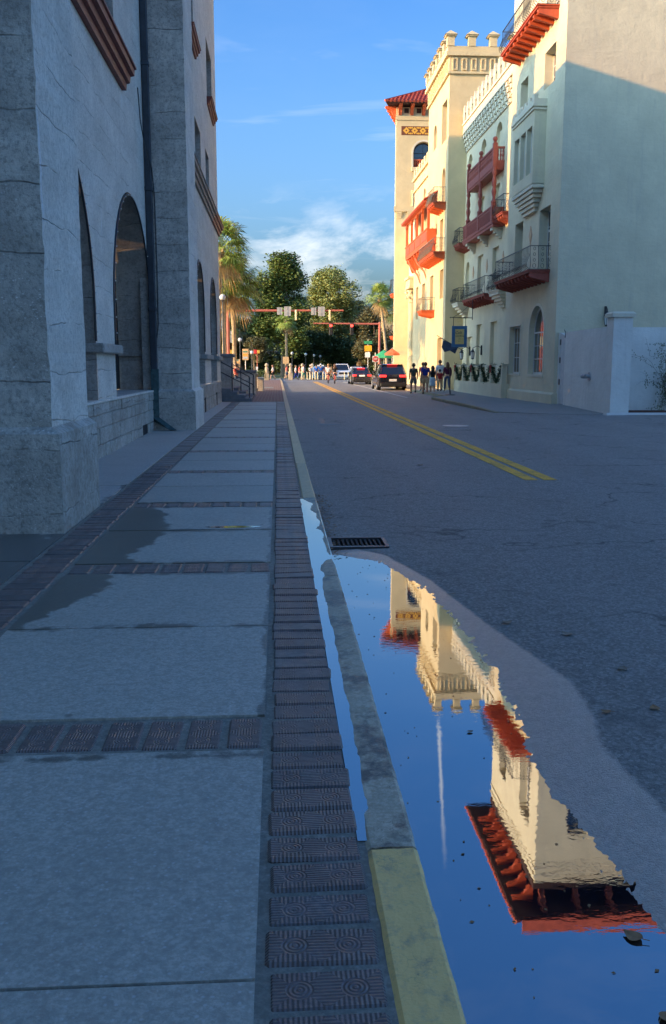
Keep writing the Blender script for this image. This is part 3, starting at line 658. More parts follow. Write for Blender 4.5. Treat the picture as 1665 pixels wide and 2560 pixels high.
def put_brick(x, y, rz, single):
    global nb
    z = SW + random.uniform(-0.006, 0.003); rz += random.gauss(0, 0.016); x += random.gauss(0, 0.003); y += random.gauss(0, 0.002)
    if single:
        if first: o = first.pop(); o.location = (x, y, z); o.rotation_euler = (0, 0, rz)
        else: o = inst(proto, (x, y, z), walk, rz)
        o.rotation_euler = (random.gauss(0, 0.022), random.gauss(0, 0.010), rz)
        o.scale = (random.uniform(0.95, 1.03), random.uniform(0.93, 1.02), 1)
        nb += 1
    else:
        c_, s_ = math.cos(rz), math.sin(rz); v0 = len(rest.v)
        rest.box(-0.147, 0.147, -0.0755, 0.0755, -0.05, 0.0)
        for i in range(v0, len(rest.v)):
            q = rest.v[i]; rest.v[i] = (x + q[0] * c_ - q[1] * s_, y + q[0] * s_ + q[1] * c_, z + q[2])
y = 1.36
while y < 38.8: put_brick(0.105, y, 0, y < 23.5); y += 0.1655
y = 3.3
while y < 38.8: put_brick(-1.775, y, 0, y < 14.0); y += 0.1655
for n in range(0, 12):
    yc = S0 + SP * n
    if yc > 38.6: continue
    for k in range(9): put_brick(-0.150 - k * 0.1695, yc + 0.004, math.pi / 2, n < 9)
rest.build('brick_field', 'paver_brick', walk, kind='stuff', fix=False)
print('single bricks', nb)
# kerb stones with a worn yellow front one; their tops undulate so that water lies along the inner edge
kerb = MB().box(0.275, 0.418, -6, 120, -0.3, SW - 0.045).build('kerb', 'mortar', kind='structure')
joints = [-4.8, -1.05, 2.66, 6.45, 10.42, 14.2, 18, 21.8, 25.6, 29.4, 33.2, 37, 41, 46, 52, 58, 66, 76, 88, 98]
def kerb_top(x, y, paint):
    u = (x - 0.268) / 0.16
    n = 0.004 * noise.noise(Vector((x * 9, y * 5, 2))) + 0.0022 * noise.noise(Vector((x * 30, y * 22, 4)))
    wetzone = sstep(2.7, 3.0, y) * (1 - sstep(10.2, 10.5, y))
    flood = sstep(6.3, 6.7, y) * (1 - sstep(9.9, 10.3, y))
    return SW + n * (0.8 - 0.45 * wetzone * (1 - flood)) - wetzone * (0.010 * max(0.0, 1 - u) ** 1.3) - flood * (0.006 + 0.012 * noise.noise(Vector((x * 7, y * 2.6, 7)))) + (0.006 * u if wetzone else 0)
for a, b in zip(joints, joints[1:]):
    near = b < 15
    ny = int((b - a) / 0.03) if near else 6; nxk = 12 if near else 3
    bb, at = grid_sheet(0.270, 0.430, a + 0.006, b - 0.006, SW, nxk, ny, 0.0)
    paint = 1.0 if b < 2.7 else (0.10 if a < 10 else 0.55)
    top = (nxk + 1) * (ny + 1)
    for i in range(len(bb.v)):
        x, y_, z = bb.v[i]
        if i < top:
            e = min(x - 0.270, 0.430 - x); z = kerb_top(x, y_, paint) - (0.010 if e < 0.001 and near else 0)
            if e < 0.001 and near: x += 0.004 * noise.noise(Vector((y_ * 13, x, 0)))
        else: z = -0.2
        bb.v[i] = (x, y_, z)
    o = bb.build('kerb_stone', 'kerb_concrete', kerb, smooth=False, fix=False)
    set_attr(o, 'paint', [paint] * len(bb.v)); set_attr(o, 'wet', [(0.45 if 2.66 < q[1] < 10.4 else 0.0) for q in bb.v])
# rain water standing between the brick ends and the kerb
fw = MB()
for y0, y1, x0, x1 in ((2.72, 4.2, 0.245, 0.318), (4.2, 6.45, 0.245, 0.345), (6.45, 10.38, 0.245, 0.428)):
    fw.add([(x0, y0, SW - 0.0058), (x1, y0, SW - 0.0058), (x1, y1, SW - 0.0058), (x0, y1, SW - 0.0058)], [(0, 1, 2, 3)])
fw.build('gutter_water', 'film_water', kind='structure', fix=False)
# small sheet of water lying on a slab
pw = MB(); pts = []
for k in range(24):
    a = k / 24 * 6.283; pts.append((-0.43 + 0.26 * math.cos(a) * (1 + .25 * noise.noise(Vector((math.cos(a) * 2, math.sin(a) * 2, 1)))), 8.52 + 0.055 * math.sin(a) * (1 + .5 * noise.noise(Vector((math.cos(a) * 3, math.sin(a) * 3, 4)))), SW + 0.0035))
pw.add(pts, [tuple(range(24))]).build('pavement_puddle', 'film_water', kind='structure', fix=False)
# far brick plaza and kerb side beyond the museum steps
MB().box(-14, 0.262, 38.905, 97, -0.3, SW).build('brick_pavement', 'far_brick', kind='structure')
MB().box(-14, -0.3, 62.0, 66.0, SW - 0.1, SW + 0.006).build('pavement_apron', 'right_concrete', kind='structure')

# right pavement, apron, kerb
pav = MB(); z = SW
poly = [(7.75, 31.6), (7.62, 34), (7.6, 44.0), (7.9, 45.2), (8.7, 46.0), (8.7, 98.2), (24, 98.2), (24, 35.0), (11.15, 35.0), (11.15, 30.2), (10.9, 29.95), (9.2, 30.5)]
pz = [0.05, .11, SW, SW, SW, SW, SW, SW, SW, 0.03, 0.03, 0.03]
pav.add([(x, y, zz) for (x, y), zz in zip(poly, pz)], [tuple(range(len(poly)))])
n = len(poly); pav.add([(x, y, zz) for (x, y), zz in zip(poly, pz)] + [(x, y, -0.2) for x, y in poly], [(i, (i + 1) % n, n + (i + 1) % n, n + i) for i in range(n)])
bmv = pav.build('pavement_right', 'right_concrete', kind='structure')
kr = MB().box(7.70, 7.74, 35, 43, -0.2, 0.06).build('kerb_right', 'right_concrete', kind='structure')
segs = [(7.74, 31.4, 0.045), (7.63, 34.0, 0.115), (7.60, 37.2, SW + .005), (7.59, 40.4, SW + .005), (7.6, 43.9, SW + .005), (7.88, 45.1, SW + .005), (8.68, 45.95, SW + .005), (8.68, 60, SW + .005), (8.68, 75, SW + .005), (8.68, 98, SW + .005)]
for i, ((xa, ya, za), (xb, yb, zb)) in enumerate(zip(segs, segs[1:])):
    d = Vector((xb - xa, yb - ya, 0)).normalized(); nrm = Vector((-d.y, d.x, 0)) * 0.15
    a_ = Vector((xa, ya, 0)) + d * (0.03 if i != 3 else 0.35); b_ = Vector((xb, yb, 0)) - d * 0.0
    kb = MB(); kb.add([(a_.x + nrm.x, a_.y + nrm.y, -0.1), (a_.x, a_.y, -0.1), (b_.x, b_.y, -0.1), (b_.x + nrm.x, b_.y + nrm.y, -0.1),
            (a_.x + nrm.x, a_.y + nrm.y, za), (a_.x, a_.y, za + .003), (b_.x, b_.y, zb + .003), (b_.x + nrm.x, b_.y + nrm.y, zb)],
           [(0, 3, 2, 1), (4, 5, 6, 7), (0, 1, 5, 4), (1, 2, 6, 5), (2, 3, 7, 6), (3, 0, 4, 7)])
    kb.build('kerb_stone', 'kerb_right', kr, bevel=0.012)

# ------------------------------------------------------------------ shared building pieces
def rect(u0, u1, v0, v1): return [(u0, v0), (u1, v0), (u1, v1), (u0, v1)]
def arch(u0, u1, v0, vs, n=14, rise=None):
    c = (u0 + u1) / 2; r = (u1 - u0) / 2; h = r if rise is None else rise
    return [(u0, v0), (u1, v0)] + [(c + r * math.cos(math.pi * i / n), vs + h * math.sin(math.pi * i / n)) for i in range(n + 1)]
def inset(lp, d):
    """shrink a window outline toward its middle"""
    us = [q[0] for q in lp]; vs = [q[1] for q in lp]; cu = (min(us) + max(us)) / 2; cv = (min(vs) + max(vs)) / 2
    su = 1 - 2 * d / (max(us) - min(us)); sv = 1 - 2 * d / (max(vs) - min(vs))
    return [(cu + (u - cu) * su, cv + (v - cv) * sv) for u, v in lp]
def window(parent, fm, lp, w, frame='window_frame', glass='glass', cols=2, rows=3, transom=None, fw=0.07, th=0.06, sill=None, name='window'):
    """frame ring, muntins and pane set w metres into the wall; a sill when asked"""
    ip = inset(lp, fw); us = [q[0] for q in ip]; vs = [q[1] for q in ip]; u0, u1, v0, v1 = min(us), max(us), min(vs), max(vs)
    b = MB().panel(lambda u, v, q: fm(u, v, w + q), lp, [ip], th)
    isarch = len(lp) > 4; vs_ = lp[2][1] if isarch else v1
    for i in range(1, cols):
        u = u0 + (u1 - u0) * i / cols; b.prism(rect(u - 0.014, u + 0.014, v0, min(v1, vs_)), lambda a, c_, q: fm(a, c_, q), w + 0.012, w + 0.045)
    for j in range(1, rows):
        v = v0 + (min(v1, vs_) - v0) * j / rows; b.prism(rect(u0, u1, v - 0.014, v + 0.014), lambda a, c_, q: fm(a, c_, q), w + 0.010, w + 0.046)
    if transom: b.prism(rect(u0, u1, transom - 0.045, transom + 0.045), lambda a, c_, q: fm(a, c_, q), w + 0.002, w + 0.05)
    if isarch:
        b.prism(rect(u0, u1, vs_ - 0.03, vs_ + 0.03), lambda a, c_, q: fm(a, c_, q), w + 0.004, w + 0.05)
        uc = (u0 + u1) / 2; b.prism(rect(uc - 0.014, uc + 0.014, vs_, v1), lambda a, c_, q: fm(a, c_, q), w + 0.012, w + 0.045)
    o = b.build(name, frame, parent)
    MB().add([fm(u, v, w + 0.03) for u, v in ip], [tuple(range(len(ip)))]).build('pane', glass, o)
    if sill: MB().prism(rect(lp[0][0] - 0.06, lp[1][0] + 0.06, lp[0][1] - 0.12, lp[0][1] - 0.002), fm, -0.07, w).build('sill', sill, o)
    return o

# ------------------------------------------------------------------ museum on the left
MUS = thing('museum_building', 'grey poured shell concrete building with tall arches lining the left pavement', 'building', (-4, 20, 0))
PX = -2.05
def M1(x): return lambda u, v, w: (x - w, u, v)
TOP = 16.4
# recessed arcade wall between the piers
A_ = [arch(10.45, 15.45, 1.08, 2.65, 22), arch(17.2, 22.2, 1.08, 2.65, 22)]
U_ = [rect(11.9, 18.35, 7.42, 11.2)]
MB().panel(M1(-3.0), rect(9.5, 24.6, 0.6, TOP), A_ + U_, 0.001).build('arcade_wall', 'coquina_smooth', MUS)
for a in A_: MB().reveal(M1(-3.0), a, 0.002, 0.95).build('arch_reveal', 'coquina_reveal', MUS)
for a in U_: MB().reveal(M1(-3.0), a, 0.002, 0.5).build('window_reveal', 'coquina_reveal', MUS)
for a in A_:
    o = MB().panel(lambda u, v, q: (-3.78 - q, u, v), inset(a, 0.02), [inset(a, 0.42)], 0.10)
    for u in (0.33, 0.5, 0.67):
        uu = a[0][0] + 5.0 * u; o.box(-3.90, -3.77, uu - 0.06, uu + 0.06, 1.4, 4.6)
    o.box(-3.93, -3.74, a[0][0] + 0.3, a[1][0] - 0.3, 3.35, 3.62)
    fo = o.build('window', 'dark_frame', MUS)
    MB().add([(-3.85, u, v) for u, v in inset(a, 0.40)], [tuple(range(len(a)))]).build('pane', 'glass_dark', fo)
for a in U_: window(MUS, M1(-3.0), a[:], 0.46, 'window_frame', 'glass', 5, 4, fw=0.12)
# low wall of limewashed blocks under the arches
lw = MB().box(-3.9, -2.975, 9.95, 22.3, 0.0, 1.02).build('low_wall', 'limewash', MUS)
random.seed(11)
for z0, z1 in ((0.11, 0.34), (0.345, 0.62), (0.625, 0.84), (0.845, 1.03)):
    y = 9.96
    while y < 22.2:
        l = random.choice((0.45, 0.7, 0.95, 1.25, 1.6)); e = min(22.24, y + l)
        if 22.24 - e < 0.3: e = 22.24
        if z1 < 0.62 and y < 20.9 and e > 20.1:        # vent opening left free
            if e > 20.15 and y < 20.15: e = 20.15
            elif y < 20.85: y = 20.85; continue
        pr = random.uniform(-0.008, 0.016)
        MB().box(-3.05, -2.955 + pr, y + 0.003, e - 0.003, z0 + 0.003, z1 - 0.003).build('block', 'limewash', lw, bevel=0.010)
        y = e
MB().box(-3.6, -2.97, 20.16, 20.84, 0.11, 0.60).build('vent', 'black_rubber', lw)
MB().box(-4.2, -2.93, 9.96, 22.28, 1.032, 1.075).build('ledge', 'coquina_smooth', lw, bevel=0.01)
# impost blocks
for (a, b) in ((15.38, 17.28), (22.12, 24.0)):
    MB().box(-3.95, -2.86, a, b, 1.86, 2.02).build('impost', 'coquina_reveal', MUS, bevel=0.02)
# first pier
def pier(y0, y1, xin, name='pier'):
    zs = [1.0 + 0.11 * i for i in range(int((TOP - 1.0) / 0.11))] + [TOP]            # worn, chipped arrises
    def jit(z, s_): return 0.006 * noise.noise(Vector((z * 1.3, s_, y0))) + 0.013 * noise.noise(Vector((z * 7.0, s_ + 3, y0))) - 0.02 * max(0, noise.noise(Vector((z * 2.9, s_ + 9, y0))) - 0.35)
    n_ = len(zs); ca = [(PX + jit(z, 1), y0 - jit(z, 5), z) for z in zs]; cb_ = [(PX + jit(z, 2) * .6, y1 + jit(z, 6) * .6, z) for z in zs]
    o = MB().add(ca + cb_, [(i, i + 1, n_ + i + 1, n_ + i) for i in range(n_ - 1)]).add(cb_ + [(xin, y1, z) for z in zs], [(i, i + 1, n_ + i + 1, n_ + i) for i in range(n_ - 1)])
    p = o.build(name, 'coquina_smooth', MUS)
    MB().add(ca + [(xin, y0, z) for z in zs], [(i, i + 1, n_ + i + 1, n_ + i) for i in range(n_ - 1)]).build('near_face', 'coquina_rough', p)
    pl = MB()
    pl.add([(-1.965, y0 - 0.09, 0.06), (-1.965, y1 + 0.02, 0.06), (-1.965, y1 + 0.02, 1.04), (-1.965, y0 - 0.09, 1.04)], [(0, 1, 2, 3)])
    pl.add([(-1.965, y0 - 0.09, 1.04), (-1.965, y1 + 0.02, 1.04), (PX, y1 + .02, 1.10), (PX, y0 - 0.0, 1.10)], [(0, 1, 2, 3)])
    pl.add([(-1.965, y1 + .02, 0.06), (xin, y1 + .02, 0.06), (xin, y1 + .02, 1.04), (PX, y1 + .02, 1.10), (-1.965, y1 + .02, 1.04)], [(0, 1, 2, 3, 4)])
    pl.build('plinth', 'limewash' if y0 < 12 else 'coquina_smooth', p)
    MB().add([(-1.965, y0 - 0.09, 0.06), (xin, y0 - 0.09, 0.06), (xin, y0 - 0.09, 1.04), (-1.965, y0 - 0.09, 1.04)], [(0, 1, 2, 3)]).add(
        [(-1.965, y0 - 0.09, 1.04), (xin, y0 - 0.09, 1.04), (xin, y0, 1.10), (PX, y0, 1.10)], [(0, 1, 2, 3)]).build('plinth_near_face', 'coquina_rough', p)
    return p
pier(8.36, 9.95, -4.2); pier(21.98, 24.2, -3.2)
# rest of the block behind the camera: the same wall carried on
MB().panel(M1(-3.0), rect(-45, 8.4, 0.0, TOP), [], 1.0).build('arcade_wall', 'coquina_smooth', MUS)
for y in (-3.5, -15, -27): pier(y, y + 2.0, -3.2)
# far wing standing forward of the arcade
FXm = -2.4; y0, y1 = 24.2, 38.85
fa = [arch(27.55, 30.65, 1.06, 3.35, 16), arch(33.35, 36.6, 1.06, 3.30, 16)]
fwn = [rect(28.6, 30.75, 7.32, 9.0), rect(32.7, 34.3, 7.32, 9.0), rect(27.0, 28.9, 11.0, 13.0), rect(34.0, 36.6, 11.0, 13.0)]
MB().panel(M1(FXm), rect(y0, y1, 1.04, TOP), fa + fwn, 0.001).build('wing_wall', 'coquina_smooth', MUS)
for a in fa: MB().reveal(M1(FXm), a, 0.002, 0.75).build('arch_reveal', 'coquina_reveal', MUS)
for a in fwn: MB().reveal(M1(FXm), a, 0.002, 0.35).build('window_reveal', 'coquina_reveal', MUS)
for a in fa:
    o = MB().panel(lambda u, v, q: (FXm - 0.62 - q, u, v), inset(a, 0.02), [inset(a, 0.2)], 0.1).box(FXm - .72, FXm - .61, a[0][0] + 1.5, a[0][0] + 1.6, 1.2, 4.6).build('window', 'dark_frame', MUS)
    MB().add([(FXm - 0.68, u, v) for u, v in inset(a, 0.18)], [tuple(range(len(a)))]).build('pane', 'glass_dark', o)
for a in fwn: window(MUS, M1(FXm), a, 0.32, 'window_frame', 'glass', 2, 3, fw=0.1)
# end wall and coursed base of the wing
MB().box(-12, FXm - 0.002, 38.5, 38.848, 0, TOP).build('end_wall', 'coquina_smooth', MUS)
bw = MB().box(-3.6, -2.42, 24.22, 38.9, 0.0, 1.03).build('low_wall', 'limewash', MUS)
for z0, z1 in ((0.11, 0.56), (0.565, 1.03)):
    y = 24.22
    while y < 38.8:
        e = min(38.88, y + random.choice((0.9, 1.3, 1.7)))
        if 38.88 - e < 0.4: e = 38.88
        MB().box(-2.5, -2.385 + random.uniform(-.004, .010), y + 0.004, e - 0.004, z0 + .003, z1 - .003).build('block', 'limewash', bw, bevel=0.01); y = e
for ya in (29.9, 35.6): MB().box(-2.5, -2.368, ya, ya + 0.35, 0.14, 0.62).build('vent', 'black_rubber', bw)
for (a, b) in ((26.9, 27.6), (30.6, 33.4), (36.55, 38.9)): MB().box(-3.1, -2.30, a, b, 1.86, 2.02).build('impost', 'coquina_reveal', MUS, bevel=0.02)
# moulded terracotta sills
def moulding(x, ya, yb, zt, mat, d=0.26, h=0.36, name='sill_moulding'):
    pr = [(0.0, zt - h), (0.30 * d, zt - h), (0.34 * d, zt - .72 * h), (0.55 * d, zt - .68 * h), (0.6 * d, zt - .40 * h), (0.85 * d, zt - .36 * h), (0.88 * d, zt - .10 * h), (d, zt - .08 * h), (d, zt), (0, zt)]
    MB().prism(pr, lambda u, v, w: (x + u, w, v), ya, yb).build(name, mat, MUS)
moulding(-3.0, 10.2, 19.05, 7.40, 'sill_red', 0.30, 0.42)
moulding(FXm, 24.4, 35.0, 7.30, 'sill_grey', 0.24, 0.36); moulding(FXm, 35.0, 39.05, 7.30, 'sill_red', 0.24, 0.36)
moulding(FXm, 26.9, 29.2, 11.0, 'sill_red', 0.2, 0.26); moulding(FXm, 33.9, 36.9, 11.0, 'sill_red', 0.2, 0.26)
# eave and the roofs above the frame, which throw the long shadow over the street
MB().box(-13, -1.75, -46, 39.7, TOP + 0.003, TOP + 0.10).build('eave', 'soffit_dark', MUS)
MB().add([(-1.7, -46, TOP + .13), (-1.7, 39.8, TOP + .13), (-8, 33, TOP + 1.45), (-8, -40, TOP + 1.45), (-13, -46, TOP + .13), (-13, 39.8, TOP + .13)], [(0, 1, 2, 3), (1, 5, 2), (5, 4, 3, 2), (4, 0, 3)]).build('roof', 'roof_tile', MUS)
MB().box(-4.2, -2.3, 36.1, 38.4, TOP + .1, 18.2).frustum(-4.4, -2.1, 35.9, 38.6, 18.2, -3.3, -3.2, 37.2, 37.3, 18.9).build('turret', 'coquina_smooth', MUS)
MB().box(-9.0, -4.6, 38.86, 42.6, 0, 13.2).build('link_block', 'coquina_smooth', MUS)
MB().box(-9.0, -4.6, 42.61, 52.9, 0, 20.2).build('set_back_wing', 'coquina_smooth', MUS)
# downpipe in the corner before the second pier
DP = MB()
DP.box(-2.99, -2.84, 21.80, 21.95, 1.55, TOP)
for z in (2.9, 5.6, 8.3, 11.0): DP.box(-3.0, -2.825, 21.78, 21.965, z, z + 0.10)
dp = DP.build('downpipe', 'copper_pipe', MUS, bevel=0.012)
MB().prism([(-2.98, 0.42), (-2.83, 0.42), (-2.83, 1.56), (-2.98, 1.56)], lambda u, v, w: (u + (0.0), w, v), 21.79, 21.94).build('boot', 'copper_green', dp, bevel=0.01)
MB().add([(-2.98, 21.77, 0.44), (-2.82, 21.77, 0.44), (-2.40, 21.50, 0.16), (-2.55, 21.48, 0.16), (-2.98, 21.92, 0.34), (-2.82, 21.92, 0.34), (-2.40, 21.62, 0.135), (-2.55, 21.62, 0.135)],
         [(0, 1, 2, 3), (4, 7, 6, 5), (0, 4, 5, 1), (1, 5, 6, 2), (2, 6, 7, 3), (3, 7, 4, 0)]).build('shoe', 'copper_green', dp)
cab = MB().tube([(-2.70, 19.1, 7.05), (-2.82, 20.2, 6.7), (-2.86, 21.2, 6.35), (-2.83, 21.86, 6.1), (-2.80, 21.97, 5.5), (-2.79, 21.965, 4.0), (-2.80, 21.96, 2.6), (-2.84, 21.95, 2.3)], 0.012, 5).build('cable', 'iron', MUS)
# light strings clipped to the arch edges
for k, (a, x) in enumerate(((A_[0], -3.0), (A_[1], -3.0), (fa[0], FXm), (fa[1], FXm))):
    o = thing('light_string', ['string of small clear bulbs clipped round the arch behind the nearest pier', 'string of small clear bulbs round the arch left of the downpipe', 'string of small clear bulbs round the first arch beyond the second pier', 'string of small clear bulbs round the farthest museum arch'][k], 'light string', (x, a[0][0], 2.0), 'light strings on the museum arches')
    i0 = a[0][0]; i1 = a[1][0]; vs = a[2][1]; vs = [q for q in a[2:]]
    path = [(i1, 2.05)] + vs + [(i0, 2.05)]
    if k == 0: path = path[:9]
    sh = inset(path, 0.05) if k else [(u - 0.05, v) for u, v in path]
    MB().tube([(x + 0.012, u, v) for u, v in sh], 0.02 if k < 2 else 0.022, 5).build('cord', 'iron', o)
    b = MB(); acc = 0
    for (ua, va), (ub, vb) in zip(sh, sh[1:]):
        L_ = math.hypot(ub - ua, vb - va); m_ = max(1, int(L_ / 0.28))
        for j in range(m_):
            f = (j + .5) / m_; u = ua + (ub - ua) * f; v = va + (vb - va) * f
            b.ball((x + 0.04, u, v), 0.014, 6, 4)
    b.build('bulbs', 'globe_glass', o, kind='stuff')
# entrance steps, cheek walls, rail
ST = thing('entrance_steps', 'dark stone steps with landings at the far end of the grey building', 'steps', (-2.2, 40, SW))
for i, (xa, ya, yb, z0, z1) in enumerate(((-1.12, 39.0, 41.6, SW, 0.27), (-1.42, 39.0, 41.2, 0.27, 0.41), (-1.72, 39.0, 40.9, 0.41, 0.55), (-2.0, 39.0, 40.6, 0.55, 0.69), (-1.15, 42.8, 46.2, SW, 0.27), (-1.5, 43.0, 46.2, 0.27, 0.45), (-1.85, 43.2, 46.2, 0.45, 0.63))):
    MB().box(-4.5, xa, ya, yb, z0 - 0.003 if i else 0.0, z1).build('tread', 'stone_step', ST, bevel=0.012)
RL = thing('handrail', 'black iron handrail running down beside the stone steps', 'handrail', (-1.4, 40.5, SW))
for (x, y, zb, zt) in ((-1.95, 39.3, 0.6, 1.75), (-1.22, 39.35, 0.2, 1.18), (-1.75, 43.6, 0.4, 1.62), (-1.16, 43.6, 0.2, 1.22)):
    MB().tube([(x, y, zb - 0.1), (x, y, zt)], 0.024, 8).build('post', 'iron', RL)
for (ya, k) in ((39.3, 0), (43.6, 1)):
    xb = -1.22 if not k else -1.16; xt = -2.6
    for dz, z1 in ((0.0, 1.18 if not k else 1.22), (-0.45, 0.75)):
        MB().tube([(xt, ya, z1 + 0.72 + dz * 0), (xb, ya + .04, z1), (xb + 0.03, ya + .04, z1 - 0.12)], 0.024, 8).build('rail', 'iron', RL)
def pedestal(x0, x1, y0, y1, h, label, mat='coquina_reveal', cap='stone_grey', group='pedestals by the steps'):
    t_ = thing('stone_pedestal', label, 'pedestal', ((x0 + x1) / 2, (y0 + y1) / 2, SW), group)
    MB().box(x0, x1, y0, y1, SW - .05, h).build('shaft', mat, t_, bevel=0.02)
    MB().box(x0 - .08, x1 + .08, y0 - .08, y1 + .08, h + .001, h + 0.16).build('cap', cap, t_, bevel=0.03)
    MB().box(x0 - .06, x1 + .06, y0 - .06, y1 + .06, SW - .04, SW + .18).build('base', mat, t_, bevel=0.02)
    return t_
pedestal(-2.62, -2.05, 41.8, 42.6, 2.02, 'tall grey stone pedestal right at the end of the grey building')
pedestal(-2.1, -1.22, 48.6, 50.0, 1.25, 'broad grey stone pedestal with a thick cap behind the handrail', 'coquina_rough')
pedestal(-1.9, -1.25, 54.2, 55.2, 1.05, 'sunlit cream stone pedestal beside the brick pavement', 'stone_cream', 'stone_cream')
tag(MB().box(-3.4, -1.35, 46.6, 47.6, SW - .05, 0.98).build('cheek_wall', 'coquina_smooth', bevel=0.02), 'low pale concrete cheek wall closing the second flight of steps', 'wall')
tag(MB().box(-1.25, -0.85, 55.5, 56.6, SW - .05, 0.95).build('stone_block', 'coquina_rough', bevel=0.02), 'plain grey concrete block at the edge of the brick pavement', 'block')


# ------------------------------------------------------------------ hotel on the right
HOT = thing('hotel_building', 'cream stucco hotel with battlemented towers, red balconies and tiled roofs on the right', 'building', (14, 58, 0))
def SX(x): return lambda u, v, w: (x + w, u, v)          # street faces, looking toward -X
def SY(y): return lambda u, v, w: (u, y + w, v)          # faces toward the camera
def wall(fm, outer, holes, depth, mat='stucco', name='wall'):
    return MB().panel(fm, outer, holes, depth).build(name, mat, HOT)
def brackets(parent, xo, xw, ys, zt, h, mat, w=0.15, name='bracket'):
    first_ = None
    for y in ys:
        if first_ is None:
            pr = [(xw, zt), (xo, zt), (xo - 0.02, zt - 0.10), (xo + 0.03, zt - 0.17), (xo + 0.12, zt - 0.19), (xw, zt - h)]
            first_ = MB().prism(pr, lambda u, v, q: (u, q, v), y - w / 2, y + w / 2).build(name, mat, parent, bevel=0.012)
            y_first = y
        else:
            c = first_.copy(); COL.objects.link(c); c.location = first_.location + Vector((0, y - y_first, 0))
def iron_balcony(xw, xo, y0, y1, zf, zr, red='red_paint', step=0.20, nbr=None, iron='iron', stone=False, base_h=0.36, end=True):
    """bombe wrought iron balcony on a moulded floor with brackets or a stepped stone corbel"""
    b = MB().box(xo - 0.03, xw, y0, y1, zf - 0.11, zf - 0.04).box(xo - 0.07, xw, y0 - 0.05, y1 + 0.05, zf - 0.038, zf)
    o = b.build('balcony', 'stucco_trim' if stone else red, HOT)
    if stone:
        s = MB(); n = 5
        for i in range(n):
            f = i / n; s.box(xo + (xw - xo) * f * 0.9, xw, y0 + 0.1 + (y1 - y0) * 0.28 * f, y1 - 0.1 - (y1 - y0) * 0.28 * f, zf - 0.11 - 0.15 * (i + 1), zf - 0.112 - 0.15 * i)
        s.build('corbel', 'stucco_trim', o)
    else:
        n = nbr or max(3, int((y1 - y0) / 0.62)); ys_ = [y0 + 0.12 + (y1 - y0 - 0.24) * i / (n - 1) for i in range(n)]
        brackets(o, xo + 0.04, xw, ys_, zf - 0.112, base_h, red)
        MB().box(xo + 0.10, xw, y0 + 0.15, y1 - 0.15, zf - 0.19, zf - 0.113).build('soffit', red, o)
    h = zr - zf; r = MB()
    prof = [(0.0, 1.0), (0.0, 0.72), (0.03, 0.58), (0.10, 0.40), (0.15, 0.26), (0.13, 0.14), (0.05, 0.05), (0.02, 0.0)]
    k = int((y1 - y0) / step)
    for i in range(k + 1):
        y = y0 + (y1 - y0) * i / k
        r.tube([(xo - a, y, zf + c * h) for a, c in prof], 0.011, 4, False)
    m = max(3, int((xw - xo) / 0.16))
    for ye, sgn in ((y0, -1), (y1, 1)):
        for i in range(m + 1):
            x = xo + (xw - xo) * i / m
            if i % 2 == 0: r.tube([(x, ye + sgn * a * 0.6, zf + c * h) for a, c in prof], 0.013, 4, False)
            else:                                          # scrolled ornament between the plain bars
                for q in range(4):
                    zc = zf + h * (0.16 + 0.24 * q); rr_ = 0.045 + 0.02 * (q == 0)
                    r.tube([(x + rr_ * math.cos(t_ * 0.785), ye + sgn * 0.05, zc + rr_ * 1.4 * math.sin(t_ * 0.785)) for t_ in range(9)], 0.010, 4, False)
    # ornaments along the front foot
    for i in range(k):
        y = y0 + (y1 - y0) * (i + .5) / k
        r.tube([(xo - 0.12 + 0.035 * math.cos(t_ * 1.047), y + 0.05 * math.cos(t_ * 1.047), zf + 0.20 * h + 0.075 * math.sin(t_ * 1.047)) for t_ in range(7)], 0.008, 3, False)
    r.tube([(xw, y0, zr), (xo, y0, zr), (xo, y1, zr), (xw, y1, zr)], 0.024, 4)
    r.tube([(xw, y0, zf + 0.02), (xo, y0, zf + 0.02), (xo, y1, zf + 0.02), (xw, y1, zf + 0.02)], 0.018, 4)
    r.build('railing', iron, o, fix=False)
    return o
